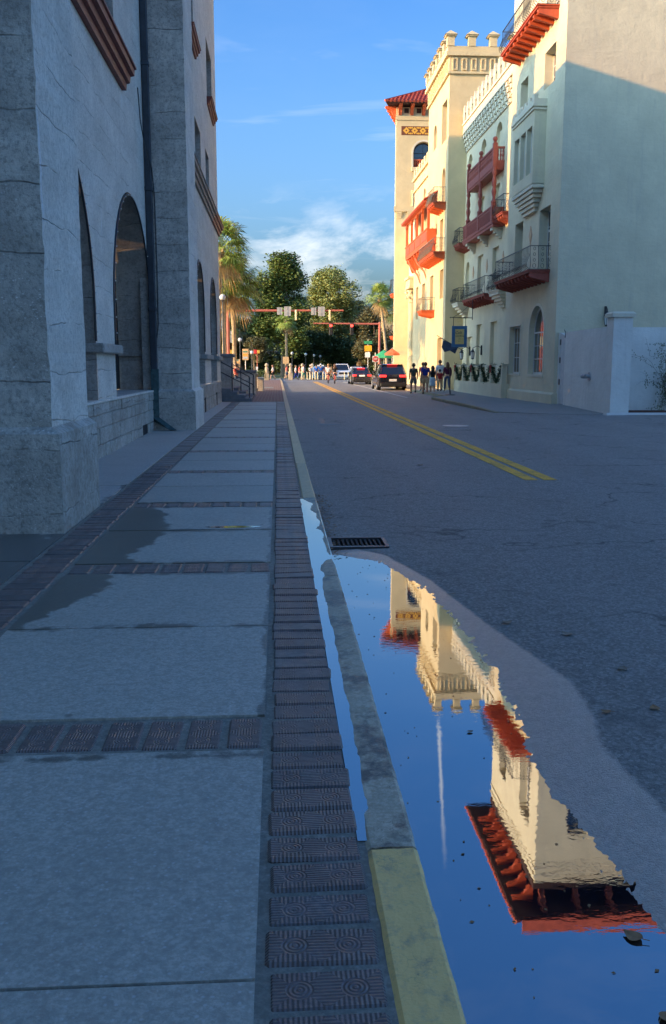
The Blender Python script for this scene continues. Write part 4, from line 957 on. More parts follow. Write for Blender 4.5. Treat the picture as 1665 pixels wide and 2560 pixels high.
def tile_roof(parent, x0, x1, y0, y1, ze, slope, pitch=0.28, mat='roof_tile', sk=0.0):
    """hipped roof with rounded tile courses running up each slope"""
    run = min(x1 - x0, y1 - y0) / 2; h = run * slope
    b = MB()
    if x1 - x0 >= y1 - y0: rg = [(x0 + run, y0 + run), (x1 - run, y0 + run)]
    else: rg = [(x0 + run, y0 + run), (x0 + run, y1 - run)]
    top = [(q[0], q[1], ze + h) for q in rg]
    c4 = [(x0, y0, ze), (x1, y0, ze), (x1, y1, ze), (x0, y1, ze)]
    if x1 - x0 >= y1 - y0: b.add(c4 + top, [(0, 1, 5, 4), (1, 2, 5), (2, 3, 4, 5), (3, 0, 4), (0, 3, 2, 1)])
    else: b.add(c4 + top, [(0, 1, 4), (1, 2, 5, 4), (2, 3, 5), (3, 0, 4, 5), (0, 3, 2, 1)])
    skew = lambda m_: setattr(m_, 'v', [(x_ + sk * (y_ - y0), y_, z_) for x_, y_, z_ in m_.v])     # street side that turns off at an angle
    skew(b); ro = b.build('roof', mat, parent)
    t_ = MB()
    def course(p0, p1, side):
        d = Vector(p1) - Vector(p0)
        if d.length < 0.15: return
        k = max(1, int(d.length / 0.42))
        for j in range(k):                                  # overlapping tiles, each tapering upward
            a_ = Vector(p0) + d * (j / k); b_ = Vector(p0) + d * ((j + 1.12) / k if j < k - 1 else 1)
            t_.tube([a_ + Vector((0, 0, 0.035)), b_ + Vector((0, 0, 0.012))], [pitch * 0.36, pitch * 0.30], 6, True)
    x = x0 + pitch / 2
    while x < x1:
        e = min(x - x0, x1 - x, run)
        course((x, y0, ze), (x, y0 + e, ze + e * slope), 0); course((x, y1, ze), (x, y1 - e, ze + e * slope), 0); x += pitch
    y = y0 + pitch / 2
    while y < y1:
        e = min(y - y0, y1 - y, run)
        course((x0, y, ze), (x0 + e, y, ze + e * slope), 0); course((x1, y, ze), (x1 - e, y, ze + e * slope), 0); y += pitch
    skew(t_); t_.build('roof_tiles', mat, ro, kind='stuff', fix=False)
    rd = MB()
    for a_, b_ in ((c4[0], top[0]), (c4[1], top[1] if x1 - x0 >= y1 - y0 else top[0]), (c4[2], top[1]), (c4[3], top[0] if x1 - x0 >= y1 - y0 else top[1]), (top[0], top[1])):
        rd.tube([Vector(a_) + Vector((0, 0, .05)), Vector(b_) + Vector((0, 0, .05))], 0.11, 6)
    skew(rd); rd.build('hip_tiles', mat, ro)
    return ro
def eave_brackets(parent, x0, x1, y0, y1, zt, d, h, step, mat='red_paint', w=0.22, sk=0.0, step2=None, mat2=None):
    """scrolled brackets under an eave on the street side and the camera side"""
    pr = [(0, 0), (d, 0), (d, -0.14 * h), (0.86 * d, -0.26 * h), (0.62 * d, -0.34 * h), (0.42 * d, -0.5 * h), (0.30 * d, -0.8 * h), (0.14 * d, -h), (0, -h)]
    y = y0 + 0.3; b0 = None
    while y < y1 - 0.1:
        if b0 is None: b0 = MB().prism(pr, lambda u, v, q: (x0 - u, y0 + 0.3 + q, zt + v), -w / 2, w / 2).build('bracket', mat, parent, bevel=0.02)
        else:
            c = b0.copy(); COL.objects.link(c); c.location = b0.location + Vector((sk * (y - y0 - .3), y - y0 - 0.3, 0))
        y += step
    x = x0 + 0.3; b1 = None
    while x < x1 - 0.1:
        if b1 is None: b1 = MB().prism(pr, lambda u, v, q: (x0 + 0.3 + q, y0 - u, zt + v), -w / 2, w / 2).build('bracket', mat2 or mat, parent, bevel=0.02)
        else:
            c = b1.copy(); COL.objects.link(c); c.location = b1.location + Vector((x - x0 - 0.3, 0, 0))
        x += step2 or step

# --- near tower
TX, TY0, TY1, TXE = 11.0, 35.9, 44.0, 21.0
hw_ = {}
holes = [arch(37.45, 39.65, 1.28, 3.05, 16), rect(41.05, 43.0, 1.28, 3.44), rect(37.15, 38.7, 5.48, 8.03), rect(41.25, 42.62, 5.48, 8.03),
         rect(37.2, 38.7, 12.75, 14.18), rect(41.2, 42.4, 12.75, 14.10), rect(37.1, 38.7, 15.42, 18.6), rect(41.2, 42.5, 15.42, 18.6)]
wall(SX(TX), rect(TY0, TY1, 0.05, 20.72), holes, 0.42, name='near_tower_wall')
wall(SY(TY0), rect(TX + 0.42, TXE, 0.05, 20.72), [rect(12.35, 13.3, 16.9, 18.5)], 0.42, name='near_tower_wall')
MB().box(TX + .01, TXE, TY1 - 0.4, TY1 - 0.002, 0.05, 20.7).box(TXE - .3, TXE, TY0 + .42, TY1 - .4, 0.05, 20.7).build('near_tower_back', 'stucco', HOT)
window(HOT, SY(TY0), rect(12.35, 13.3, 16.9, 18.5), 0.3, cols=2, rows=3)
window(HOT, SX(TX), holes[0], 0.20, cols=4, rows=3, fw=0.09, glass='glass_mirror')
window(HOT, SX(TX), holes[1], 0.20, cols=4, rows=3, fw=0.08, glass='glass_mirror')
for k in (2, 3): window(HOT, SX(TX), holes[k], 0.36, cols=2, rows=4, transom=7.2)
for k in (4, 5): window(HOT, SX(TX), holes[k], 0.36, cols=2, rows=3)
for k in (6, 7): window(HOT, SX(TX), holes[k], 0.36, cols=2, rows=5)
# plain raised surround of the street windows
for lp, gr_ in ((holes[0], 0.10), (holes[1], 0.08)):
    MB().panel(lambda u, v, q: (TX - 0.03 + q, u, v), inset(lp, -gr_), [lp], 0.031).build('window_surround', 'stucco_trim', HOT)
MB().box(10.90, 11.0, TY0 - 0.10, 42.9, 0.03, 0.50).prism([(10.90, .501), (11.0, .501), (11.0, .58)], lambda u, v, w: (u, w, v), TY0 - .1, 42.9).build('plinth', 'stucco', HOT)
MB().box(11.0, 11.42, TY0 - 0.10, TY0, 0.03, 0.56).build('plinth', 'stucco', HOT)
for z in (20.0, 20.38): MB().box(10.95, TXE, TY0 - .05, TY1 + .05, z, z + 0.09).build('string_course', 'stucco_trim', HOT)
# oriel
ow = [rect(38.45, 39.25, 9.5, 11.35), rect(39.45, 40.25, 9.5, 11.35), rect(40.45, 41.25, 9.5, 11.35)]
orl = MB().panel(SX(10.5), rect(38.2, 41.5, 9.05, 11.9), ow, 0.25).add([(10.75, 38.2, 9.05), (11, 38.2, 9.05), (11, 38.2, 11.9), (10.75, 38.2, 11.9)], [(0, 1, 2, 3)]).add([(10.75, 41.5, 9.05), (11, 41.5, 9.05), (11, 41.5, 11.9), (10.75, 41.5, 11.9)], [(0, 1, 2, 3)]).build('oriel', 'stucco', HOT)
for a in ow:
    b = MB().panel(lambda u, v, q: (10.68 + q, u, v), a, [inset(a, 0.07)], 0.05)
    for z in (10.05, 10.75): b.box(10.69, 10.72, a[0][0], a[1][0], z, z + .035)
    b.box(10.688, 10.722, (a[0][0] + a[1][0]) / 2 - .015, (a[0][0] + a[1][0]) / 2 + .015, 9.5, 11.35)
    b.build('window', 'window_frame', orl)
    MB().add([(10.705, u, v) for u, v in a], [(0, 1, 2, 3)]).build('pane', 'glass', orl)
s = MB(); 
for i in range(6):
    f = i / 6; s.box(10.5 + 0.42 * f, 10.998, 38.2 + 1.0 * f, 41.5 - 0.7 * f, 9.045 - 0.16 * (i + 1), 9.048 - 0.16 * i - 0.03).box(10.53 + 0.42 * f, 10.998, 38.24 + 1.0 * f, 41.46 - 0.7 * f, 9.017 - 0.16 * i, 9.048 - 0.16 * i)
s.build('corbel', 'stucco_trim', orl)
s = MB().box(10.44, 10.998, 38.14, 41.56, 11.9, 11.97).box(10.48, 10.998, 38.18, 41.52, 11.97, 12.02).box(10.41, 10.998, 38.11, 41.59, 12.02, 12.11).box(10.46, 10.998, 38.16, 41.54, 12.11, 12.32)
for i in range(6): s.box(10.46, 10.62, 38.16 + i * 0.60, 38.16 + i * .60 + 0.36, 12.32, 12.50)
s.build('oriel_crown', 'stucco_trim', orl)
def diamond(x, y, z0, z1, w=0.24):
    zc = (z0 + z1) / 2
    o = MB().prism([(y - w, zc), (y, z0), (y + w, zc), (y, z1)], lambda u, v, q: (x - q, u, v), 0.0, 0.022).build('tile_diamond', 'tile_inset', HOT)
    MB().prism([(y - w * .55, zc), (y, zc - (zc - z0) * .55), (y + w * .55, zc), (y, zc + (zc - z0) * .55)], lambda u, v, q: (x - q, u, v), 0.02, 0.03).build('inlay', 'tile_cream', o)
diamond(11.0, 39.96, 6.82, 7.62)
iron_balcony(11.0, 10.17, 36.95, 42.8, 5.47, 6.40, 'red_paint_worn', nbr=11)
iron_balcony(11.0, 10.17, 36.95, 42.7, 15.40, 16.35, 'red_paint', nbr=10)
ec = MB().box(9.95, TXE + 1, TY0 - 1.05, TY1 + 1.0, 21.66, 21.76).box(10.95, TXE, TY0 - .04, TY1, 20.73, 21.0).build('eave', 'soffit_dark', HOT)
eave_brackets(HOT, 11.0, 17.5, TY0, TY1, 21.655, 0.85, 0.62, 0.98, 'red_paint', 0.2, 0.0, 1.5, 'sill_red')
MB().box(10.2, TXE + 1, TY0 - 1.20, TY0 - 1.125, 21.70, 22.30).build('fascia', 'roof_tile', HOT)
tile_roof(HOT, 9.88, TXE + 1.1, TY0 - 1.12, TY1 + 1.08, 21.77, 0.42)

# --- middle range
MX, MY0, MY1 = 11.8, 44.0, 58.1
mh_ = [rect(48.95, 50.5, 1.3, 4.03), rect(52.6, 54.05, 1.3, 4.03), rect(49.05, 50.48, 5.5, 7.97), rect(52.75, 54.18, 5.5, 7.97), arch(56.35, 57.6, 5.6, 7.35, 12),
       arch(48.95, 50.4, 11.9, 13.6, 12), arch(52.65, 53.98, 11.9, 13.65, 12), arch(56.3, 57.6, 11.9, 13.65, 12), rect(49.2, 50.4, 9.0, 11.2), rect(52.8, 54.0, 9.0, 11.2), rect(55.2, 56.8, 1.0, 3.4)]
wall(SX(MX), rect(MY0, MY1, 0.05, 16.3), mh_, 0.40, name='middle_wall')
for k, lp in enumerate(mh_): window(HOT, SX(MX), lp, 0.36, cols=2, rows=4 if k < 4 else 3, frame='window_frame' if k != 10 else 'dark_frame', transom=3.3 if k < 2 else (7.2 if k in (2, 3) else None))
for y in (48.0, 51.7, 55.3): diamond(11.8, y, 6.79, 7.55)
MB().box(MX + .4, 24, MY0, MY1, 15.6, 15.8).build('flat_roof', 'stucco', HOT)
# arched corbel table, cornice and pointed battlements
cb = MB().box(11.52, 11.799, MY0, MY1, 15.68, 15.80).box(11.48, 11.799, MY0, MY1, 16.18, 16.30).box(11.55, 11.799, MY0, MY1, 15.80, 16.18).box(11.72, 11.799, MY0, MY1, 14.62, 14.70)
cbo = cb.build('cornice', 'stucco_trim', HOT)
y = 46.6; n0 = None
while y < 58.0:
    if n0 is None:
        s = MB()
        for i in range(4): s.box(11.54 + 0.06 * i, 11.799, y, y + 0.30, 15.679 - 0.26 * (i + 1), 15.679 - 0.26 * i - 0.04)
        n0 = s.build('corbel', 'stucco_trim', cbo); yb = y
    else: c = n0.copy(); COL.objects.link(c); c.location = n0.location + Vector((0, y - yb, 0))
    y += 0.62
y = 46.7; n0 = None
while y < 58.0:
    if n0 is None:
        n0 = MB().prism([(y, 16.3), (y + 0.52, 16.3), (y + 0.52, 16.72), (y + 0.62, 16.80), (y + 0.26, 17.3), (y - 0.10, 16.80), (y, 16.72)], lambda u, v, q: (11.50 + q, u, v), 0.0, 0.30).build('battlement', 'stucco', cbo); yb = y
    else: c = n0.copy(); COL.objects.link(c); c.location = n0.location + Vector((0, y - yb, 0))
    y += 0.98
# painted timber gallery on turned posts
rb = MB().box(11.22, 11.798, 48.1, 55.8, 8.80, 8.95).box(11.18, 11.798, 48.05, 55.85, 8.95, 9.04).build('timber_gallery', 'red_paint_worn', HOT)
lowp = MB().box(11.22, 11.30, 48.15, 55.75, 9.04, 9.78).box(11.30, 11.798, 48.12, 48.2, 9.04, 9.78).box(11.18, 11.36, 48.1, 55.8, 9.78, 9.86)
for k in range(42): lowp.box(11.195, 11.22, 48.22 + k * .18, 48.30 + k * .18, 9.14, 9.68)
lowp.build('parapet', 'red_paint_worn', rb)
turn = [(0.11, 0), (0.11, .12), (0.15, .14), (0.15, .22), (.09, .30), (.075, .42), (.12, .62), (.135, .72), (.10, .84), (.075, .92), (.11, 1.0), (.12, 1.15), (.09, 1.38), (.07, 1.5), (.11, 1.58), (.13, 1.66), (.09, 1.75), (.12, 1.85), (.12, 1.99)]
pz_ = None
for y in (48.35, 51.6, 54.75):
    MB().box(11.17, 11.41, y - .13, y + .13, 9.04, 10.0).build('pier', 'red_paint_worn', rb, bevel=0.02)
    MB().lathe(turn, (11.29, y, 9.86), 10).build('column', 'red_paint_worn', rb, smooth=True)
    MB().box(11.18, 11.40, y - .11, y + .11, 11.80, 12.96).ball((11.29, y, 13.16), 0.13).lathe([(.06, 0), (.09, .06), (.05, .1)], (11.29, y, 12.96), 8).build('newel', 'red_paint_worn', rb)
MB().box(11.24, 11.798, 48.35, 54.75, 11.66, 11.76).box(11.20, 11.34, 48.4, 54.7, 11.762, 12.12).box(11.34, 11.798, 48.33, 48.42, 11.762, 12.12).box(11.22, 11.34, 48.4, 54.7, 12.70, 12.80).box(11.34, 11.798, 48.32, 48.42, 12.70, 12.80).build('upper_gallery', 'red_paint_worn', rb)
bl0 = None; bp = [(.03, 0), (.045, .06), (.025, .12), (.055, .26), (.03, .38), (.045, .44), (.03, .58)]
for k in range(36):
    y = 48.55 + k * 0.172
    if bl0 is None: bl0 = MB().lathe(bp, (11.28, y, 12.12), 6).build('baluster', 'red_paint_worn', rb)
    else: c = bl0.copy(); COL.objects.link(c); c.location = bl0.location + Vector((0, k * 0.172, 0))
for x in (11.45, 11.6, 11.72): c = bl0.copy(); COL.objects.link(c); c.location = bl0.location + Vector((x - 11.28, 48.37 - 48.55, 0))
for y in (48.6, 51.7, 55.0):
    s = MB()
    for i in range(4): s.box(11.26 + .13 * i, 11.797, y - .22 + .03 * i, y + .22 - .03 * i, 8.80 - .14 * (i + 1), 8.798 - .14 * i)
    s.build('corbel', 'stucco_trim', rb)
iron_balcony(11.8, 11.30, 46.3, 48.0, 9.25, 10.10, 'red_paint_worn', nbr=4)
iron_balcony(11.8, 11.15, 56.5, 58.05, 9.05, 9.95, 'red_paint_worn', nbr=4)
iron_balcony(11.8, 11.12, 49.2, 54.9, 5.48, 6.40, 'red_paint_worn', nbr=10)
iron_balcony(11.8, 11.08, 56.2, 58.0, 5.50, 6.35, stone=True)
iron_balcony(11.8, 11.2, 46.3, 48.5, 5.50, 6.35, stone=True)
# terrace wall with posts
tw = MB().box(10.62, 11.0, 42.92, 54.6, 0.04, 0.78).box(11.0, 11.798, 44.01, 54.6, 0.04, 0.70).build('terrace_wall', 'stucco', HOT)
POSTS = [42.98 + i * 2.30 for i in range(6)]
for y in POSTS: MB().box(10.66, 10.90, y - .0, y + .22, 0.781, 1.66).box(10.62, 10.94, y - .04, y + .26, 1.66, 1.74).build('post', 'stucco', tw)
MB().box(10.72, 10.80, 42.98, 54.6, 1.60, 1.655).build('rail', 'stucco_trim', tw)
MB().box(10.62, 10.95, 54.6, 54.62, 0.04, 1.7).box(10.95, 11.79, 54.6, 54.62, 0.04, 1.7)

# --- battlemented tower
CX0, CY0, CY1 = 10.65, 58.1, 65.75
ch = [rect(58.75, 60.5, 15.6, 18.0), arch(62.4, 63.6, 15.9, 16.85, 12), arch(59.0, 60.15, 11.95, 13.45, 12), rect(59.45, 60.55, 8.9, 10.95), rect(63.25, 64.4, 8.9, 10.95), rect(61.6, 61.95, 10.25, 10.95),
      rect(62.8, 64.1, 5.45, 7.75), rect(59.1, 60.25, 5.95, 7.78), rect(59.2, 60.8, 0.2, 3.45)]
wall(SX(CX0), rect(CY0, CY1, 0.05, 19.2), ch, 0.36, 'stucco_sunlit', name='battlemented_tower_wall')
wall(SY(CY0), rect(CX0 + 0.36, 17.5, 0.05, 19.2), [], 0.3, 'stucco_sunlit', name='battlemented_tower_wall')
MB().box(CX0 + .05, 17.5, CY1 - .3, CY1 - .01, 0.05, 19.2).box(17.2, 17.5, CY0 + .3, CY1 - .3, .05, 19.2).build('battlemented_tower_back', 'stucco_sunlit', HOT)
for k, lp in enumerate(ch): window(HOT, SX(CX0), lp, 0.32, cols=2, rows=3, glass='glass')
par = MB().box(CX0 - .14, 17.6, CY0 - .14, CY1 + .14, 19.201, 19.32).box(CX0 - .06, 17.55, CY0 - .06, CY1 + .06, 19.32, 20.2).box(CX0 - .26, 17.7, CY0 - .26, CY1 + .26, 20.2, 20.42).box(CX0 - .18, CX0 + .2, CY0 - .18, CY1 + .18, 20.42, 20.75).box(CX0 + .2, 17.6, CY0 - .18, CY0 + .2, 20.42, 20.75).box(CX0 + .2, 17.6, CY1 - .2, CY1 + .18, 20.42, 20.75).build('parapet', 'stucco_sunlit', HOT)
n0 = None
def nich(fm): return MB().panel(fm, rect(-.16, .16, 19.40, 20.12), [arch(-.10, .10, 19.48, 19.94, 6)], 0.07)
for k in range(13): nich(lambda u, v, q, k=k: (CX0 - .13 + q, CY0 + .35 + k * .58 + u, v)).build('niche', 'stucco_sunlit', par)
for k in range(11): nich(lambda u, v, q, k=k: (CX0 + .3 + k * .58 + u, CY0 - .13 + q, v)).build('niche', 'stucco_sunlit', par)
mer = MB().box(-.30, .30, -.17, .17, 0, .60).box(-.36, .36, -.36, .36, .60, .68).frustum(-.40, .40, -.40, .40, .68, -.03, .03, -.03, .03, .98)
m0 = None
for (x, y) in [(CX0, CY0 + 1.28 * k) for k in range(7)] + [(CX0 + 1.30 * k, CY0) for k in range(1, 6)]:
    if m0 is None:
        mm = MB().box(-.22, .22, -.22, .22, 0, .55).box(-.32, .32, -.32, .32, .55, .62).frustum(-.38, .38, -.38, .38, .62, -.03, .03, -.03, .03, .92)
        mm.v = [(a + x, b + y, c + 20.75) for a, b, c in mm.v]; m0 = mm.build('merlon', 'stucco_sunlit', par); p0 = (x, y)
    else: c = m0.copy(); COL.objects.link(c); c.location = m0.location + Vector((x - p0[0], y - p0[1], 0))
iron_balcony(10.65, 9.9, 58.6, 61.0, 11.80, 12.70, 'red_paint_bright', nbr=4, iron='iron_pale')
iron_balcony(10.65, 9.95, 58.6, 64.7, 8.77, 9.62, 'red_paint_bright', nbr=10, iron='iron_pale')
iron_balcony(10.65, 9.78, 62.1, 63.8, 5.35, 6.2, 'red_paint_bright', nbr=4, iron='iron_pale')

# --- link wing with the roofed gallery
BX = 10.8
wall(SX(BX), rect(CY1, 73.0, 0.05, 14.9), [arch(67.6, 68.6, 13.2, 13.9, 10), rect(67.2, 68.6, 5.2, 7.6), rect(70.4, 71.6, 5.2, 7.6)], 0.3, 'stucco_sunlit', name='link_wall')
for lp in (arch(67.6, 68.6, 13.2, 13.9, 10), rect(67.2, 68.6, 5.2, 7.6), rect(70.4, 71.6, 5.2, 7.6)): window(HOT, SX(BX), lp, 0.26)
s = MB().box(BX - .12, 15, CY1 + .01, 73.0, 14.9, 15.05).box(BX - .05, 15, CY1 + .01, 72.9, 15.05, 15.7).box(BX - .2, 15, CY1 + .01, 73.1, 15.7, 15.9).build('link_cornice', 'stucco_sunlit', HOT)
for k in range(6): MB().box(BX - .15, BX + .15, CY1 + .2 + k * 1.22, CY1 + .8 + k * 1.22, 15.901, 16.45).build('merlon', 'stucco_sunlit', s)
g = MB().box(10.05, 10.64, 61.9, 65.7, 9.72, 9.84).box(10.05, 10.79, 65.76, 72.3, 9.72, 9.84).build('roofed_gallery', 'red_paint_bright', HOT)
MB().box(10.03, 10.12, 61.9, 72.3, 9.842, 10.62).box(9.98, 10.16, 61.85, 72.35, 10.62, 10.70).box(10.12, 10.64, 61.86, 61.94, 9.842, 10.66).build('parapet', 'red_paint_bright', g)
for k in range(4): MB().box(10.0, 10.03, 62.2 + k * 2.6, 64.3 + k * 2.6, 9.98, 10.5).build('raised_panel', 'red_paint', g)
for k in range(5):
    y = 62.0 + k * 2.54; MB().box(10.04, 10.20, y - .09, y + .09, 10.70, 12.15).frustum(10.04, 10.2, y - .09, y + .09, 12.0, 10.04, 10.2, y - .3, y + .3, 12.3).build('post', 'red_paint_bright', g)
MB().box(10.04, 10.2, 61.9, 72.3, 12.301, 12.42).build('beam', 'red_paint_bright', g)
MB().add([(9.72, 61.6, 12.45), (9.72, 72.7, 12.45), (10.66, 72.7, 13.0), (10.66, 61.6, 13.0), (9.72, 61.6, 12.52), (9.72, 72.7, 12.52), (10.66, 72.7, 13.1), (10.66, 61.6, 13.1)], [(0, 1, 2, 3), (4, 7, 6, 5), (0, 4, 5, 1), (1, 5, 6, 2), (2, 6, 7, 3), (3, 7, 4, 0)]).build('roof', 'roof_tile', g)
for k in range(28): MB().box(9.74, 10.05, 61.7 + k * .4, 61.84 + k * .4, 12.34, 12.449).build('rafter', 'red_paint', g)
for k in range(9):
    y = 62.2 + k * 1.22; MB().prism([(10.10, 9.719), (10.64, 9.719), (10.64, 8.75), (10.5, 8.75), (10.28, 9.35), (10.10, 9.5)], lambda u, v, q: (u, q, v), y - .07, y + .07).build('bracket', 'red_paint_bright', g)
for y in (66.4, 69.4): MB().tube([(10.15, y + 2.2, 9.7), (10.3, y + 1.3, 9.0), (10.6, y + .3, 8.4), (10.79, y, 7.7)], [.07, .08, .08, .06], 6).build('brace', 'red_paint_bright', g)
# giant column of the entrance
po = MB().box(10.5, 12.2, 73.02, 75.4, 7.85, 8.45).box(10.38, 12.3, 72.98, 75.5, 8.45, 8.62).box(10.46, 12.2, 73.0, 75.4, 7.72, 7.85).build('entablature', 'stucco_sunlit', HOT)
for (x, y) in ((10.92, 74.2), (11.75, 74.2)):
    c = MB().lathe([(.42, .05), (.42, .5), (.36, .55), (.36, 2.2), (.352, 2.23), (.352, 3.6), (.345, 3.63), (.345, 5.0), (.335, 5.03), (.335, 6.5)], (x, y, 0.1), 16).build('column', 'stucco_sunlit', po, smooth=False)
    cp = MB().lathe([(.33, 6.5), (.38, 6.6), (.36, 6.7), (.48, 7.1), (.56, 7.5), (.50, 7.52)], (x, y, 0.1), 14)
    for k in range(8):
        a = k * .785; cp.ball((x + .48 * math.cos(a), y + .48 * math.sin(a), 7.05), .10, 6, 4); cp.ball((x + .56 * math.cos(a + .4), y + .56 * math.sin(a + .4), 7.45), .11, 6, 4)
    cp.build('capital', 'stucco_sunlit', c)
MB().box(12.3, 13.0, 73.01, 84.0, 0.05, 12.0).build('entrance_wall', 'stucco_sunlit', HOT)

# --- corner tower with the yellow frieze
KX, KY = 10.7, 84.0
kh = [arch(12.25, 14.1, 19.15, 20.4, 16), arch(12.6, 14.0, 15.75, 17.3, 14)]
wall(SY(KY), rect(KX, 18.5, 0.05, 24.2), kh, 0.5, 'stucco_sunlit', name='corner_tower_wall')
KS = 0.29
wall(lambda u, v, w: (KX + KS * (u - KY) + w, u, v), rect(KY + .5, 92, 0.05, 24.2), [], 0.3, 'stucco_sunlit', name='corner_tower_wall')
MB().panel(lambda u, v, q: (u, KY - .03 + q, v), inset(kh[0], -.16), [kh[0]], 0.031).build('arch_surround', 'stucco_trim', HOT)
for lp in kh: window(HOT, SY(KY), lp, 0.42, 'dark_frame', 'glass', 2, 3, fw=0.14)
MB().box(12.1, 14.3, KY - .22, KY - .001, 18.75, 19.1).build('sill', 'stucco_sunlit', HOT)
for zb, x0, x1 in ((19.12, 12.3, 14.05), (15.75, 12.65, 13.95)):
    r_ = MB().box(x0, x1, KY + .1, KY + .2, zb + .62, zb + .72).box(x0, x1, KY + .1, KY + .2, zb, zb + .08)
    k = x0 + .06
    while k < x1: r_.lathe(bp, (k, KY + .15, zb + .06), 6); k += .16
    r_.build('balustrade', 'red_paint_bright', HOT)
MB().lathe([(.12, 0), (.14, .06), (.09, .12), (.10, .9), (.09, 1.2), (.14, 1.28), (.14, 1.36)], (12.25, KY - .12, 15.76), 10).build('colonnette', 'stucco_sunlit', HOT)
MB().prism([(KX - .16, KY - .2), (18.6, KY - .2), (20, 92), (KX - .16 + KS * 8, 92)], lambda u, v, w: (u, v, w), 15.3, 15.74).build('string_course', 'stucco_sunlit', HOT)
for k in range(7):
    s = MB()
    for i in range(3): s.box(KX + .1 + k * .95, KX + .55 + k * .95, KY - .17 + .05 * i, KY - .001, 15.3 - .18 * (i + 1), 15.298 - .18 * i)
    s.build('corbel', 'stucco_sunlit', HOT)
MB().prism([(KX - .06, KY - .07), (18.5, KY - .07), (20, 92), (KX - .06 + KS * 8, 92)], lambda u, v, w: (u, v, w), 23.1, 23.55).build('string_course', 'stucco_sunlit', HOT)
fz = MB().box(11.16, 18.0, KY - .03, KY - .001, 21.86, 22.60).build('frieze', 'frieze_brown', HOT)
for k in range(9):
    x = 11.6 + k * .74
    for dx, dz, w_ in ((0, 0, .30), (.37, .24, .10), (.37, -.24, .10), (.23, .24, .09), (.23, -.24, .09), (.51, .24, .09), (.51, -.24, .09)):
        MB().prism([(x + dx - w_, 22.23 + dz), (x + dx, 22.23 + dz - w_), (x + dx + w_, 22.23 + dz), (x + dx, 22.23 + dz + w_)], lambda u, v, q: (u, KY - q, v), .03, .045).build('frieze_tile', 'frieze_yellow', fz)
    MB().box(x - .06, x + .06, KY - .05, KY - .045, 22.17, 22.29).build('frieze_tile', 'frieze_brown', fz)
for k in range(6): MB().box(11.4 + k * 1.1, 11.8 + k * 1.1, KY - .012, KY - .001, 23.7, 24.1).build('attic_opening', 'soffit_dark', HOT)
eave_brackets(HOT, KX, 18.3, KY, 92, 24.3, 0.95, 0.8, 1.05, 'red_paint_bright', 0.26, KS)
MB().prism([(9.62, KY - 1.1), (19.6, KY - 1.1), (22.3, 93), (9.62 + KS * 10.1, 93)], lambda u, v, w: (u, v, w), 24.301, 24.36).build('eave', 'soffit_dark', HOT)
tile_roof(HOT, 9.55, 19.6, KY - 1.15, 93.1, 24.37, 0.58, 0.34, sk=KS)
iron_balcony(11.5, 10.75, 86.0, 87.6, 8.3, 9.6, 'red_paint_bright', nbr=4)
iron_balcony(11.5, 10.75, 86.0, 87.6, 4.4, 5.4, 'red_paint_bright', nbr=4)
MB().box(12.0, 24, 44.0, 84, 0.05, 14.0).build('rear_block', 'stucco', HOT)

# ------------------------------------------------------------------ things on and by the hotel
def garland(k, y0, y1, label):
    o = thing('garland', label, 'garland', (10.74, (y0 + y1) / 2, .8), 'green garlands on the terrace')
    b = MB(); cr = MB()
    pts = []
    for i in range(25):
        f = i / 24; pts.append((10.70, y0 + (y1 - y0) * f, 0.86 + 0.80 * abs(2 * f - 1) ** 1.25))
    rnd = random.Random(k)
    cr.tube(pts, 0.02, 4); cr.build('stem', 'garland_green', o)
    for p_ in pts:
        for j in range(26):
            q = Vector(p_) + Vector((rnd.gauss(0, .05), rnd.gauss(0, .08), rnd.gauss(0, .06))); d = Vector((rnd.uniform(-1, 1), rnd.uniform(-1, 1), rnd.uniform(-1, 1))).normalized() * .10; e = d.cross(Vector((.3, .5, 1))).normalized() * .022
            b.add([q - e, q + e, q + d], [(0, 1, 2)])
    b.build('needles', 'garland_green', o, kind='stuff', fix=False)
    for dy in (0.0,):
        bw_ = MB()
        for sg in (-1, 1): bw_.prism([(0, 0), (.13, .09), (.15, -.06)], lambda u, v, q, sg=sg: (10.60 + q, y1 + sg * u, 1.60 + v), 0, .05).prism([(0.0, 0), (.05, -.28), (.11, -.24)], lambda u, v, q, sg=sg: (10.61 + q, y1 + sg * u, 1.58 + v), 0, .03)
        bw_.ball((10.62, y1, 1.6), .045, 6, 4)
        if k % 2 == 0: bw_.build('bow', 'ribbon_red', o)
LB = ['garland nearest the arched window on the hotel terrace', 'second garland from the arched window on the hotel terrace', 'middle garland of the five on the hotel terrace', 'garland second from the black stanchion on the hotel terrace', 'garland farthest along the hotel terrace, under the wall lanterns']
for k in range(5): garland(k, POSTS[k] + .22, POSTS[k + 1], LB[k])

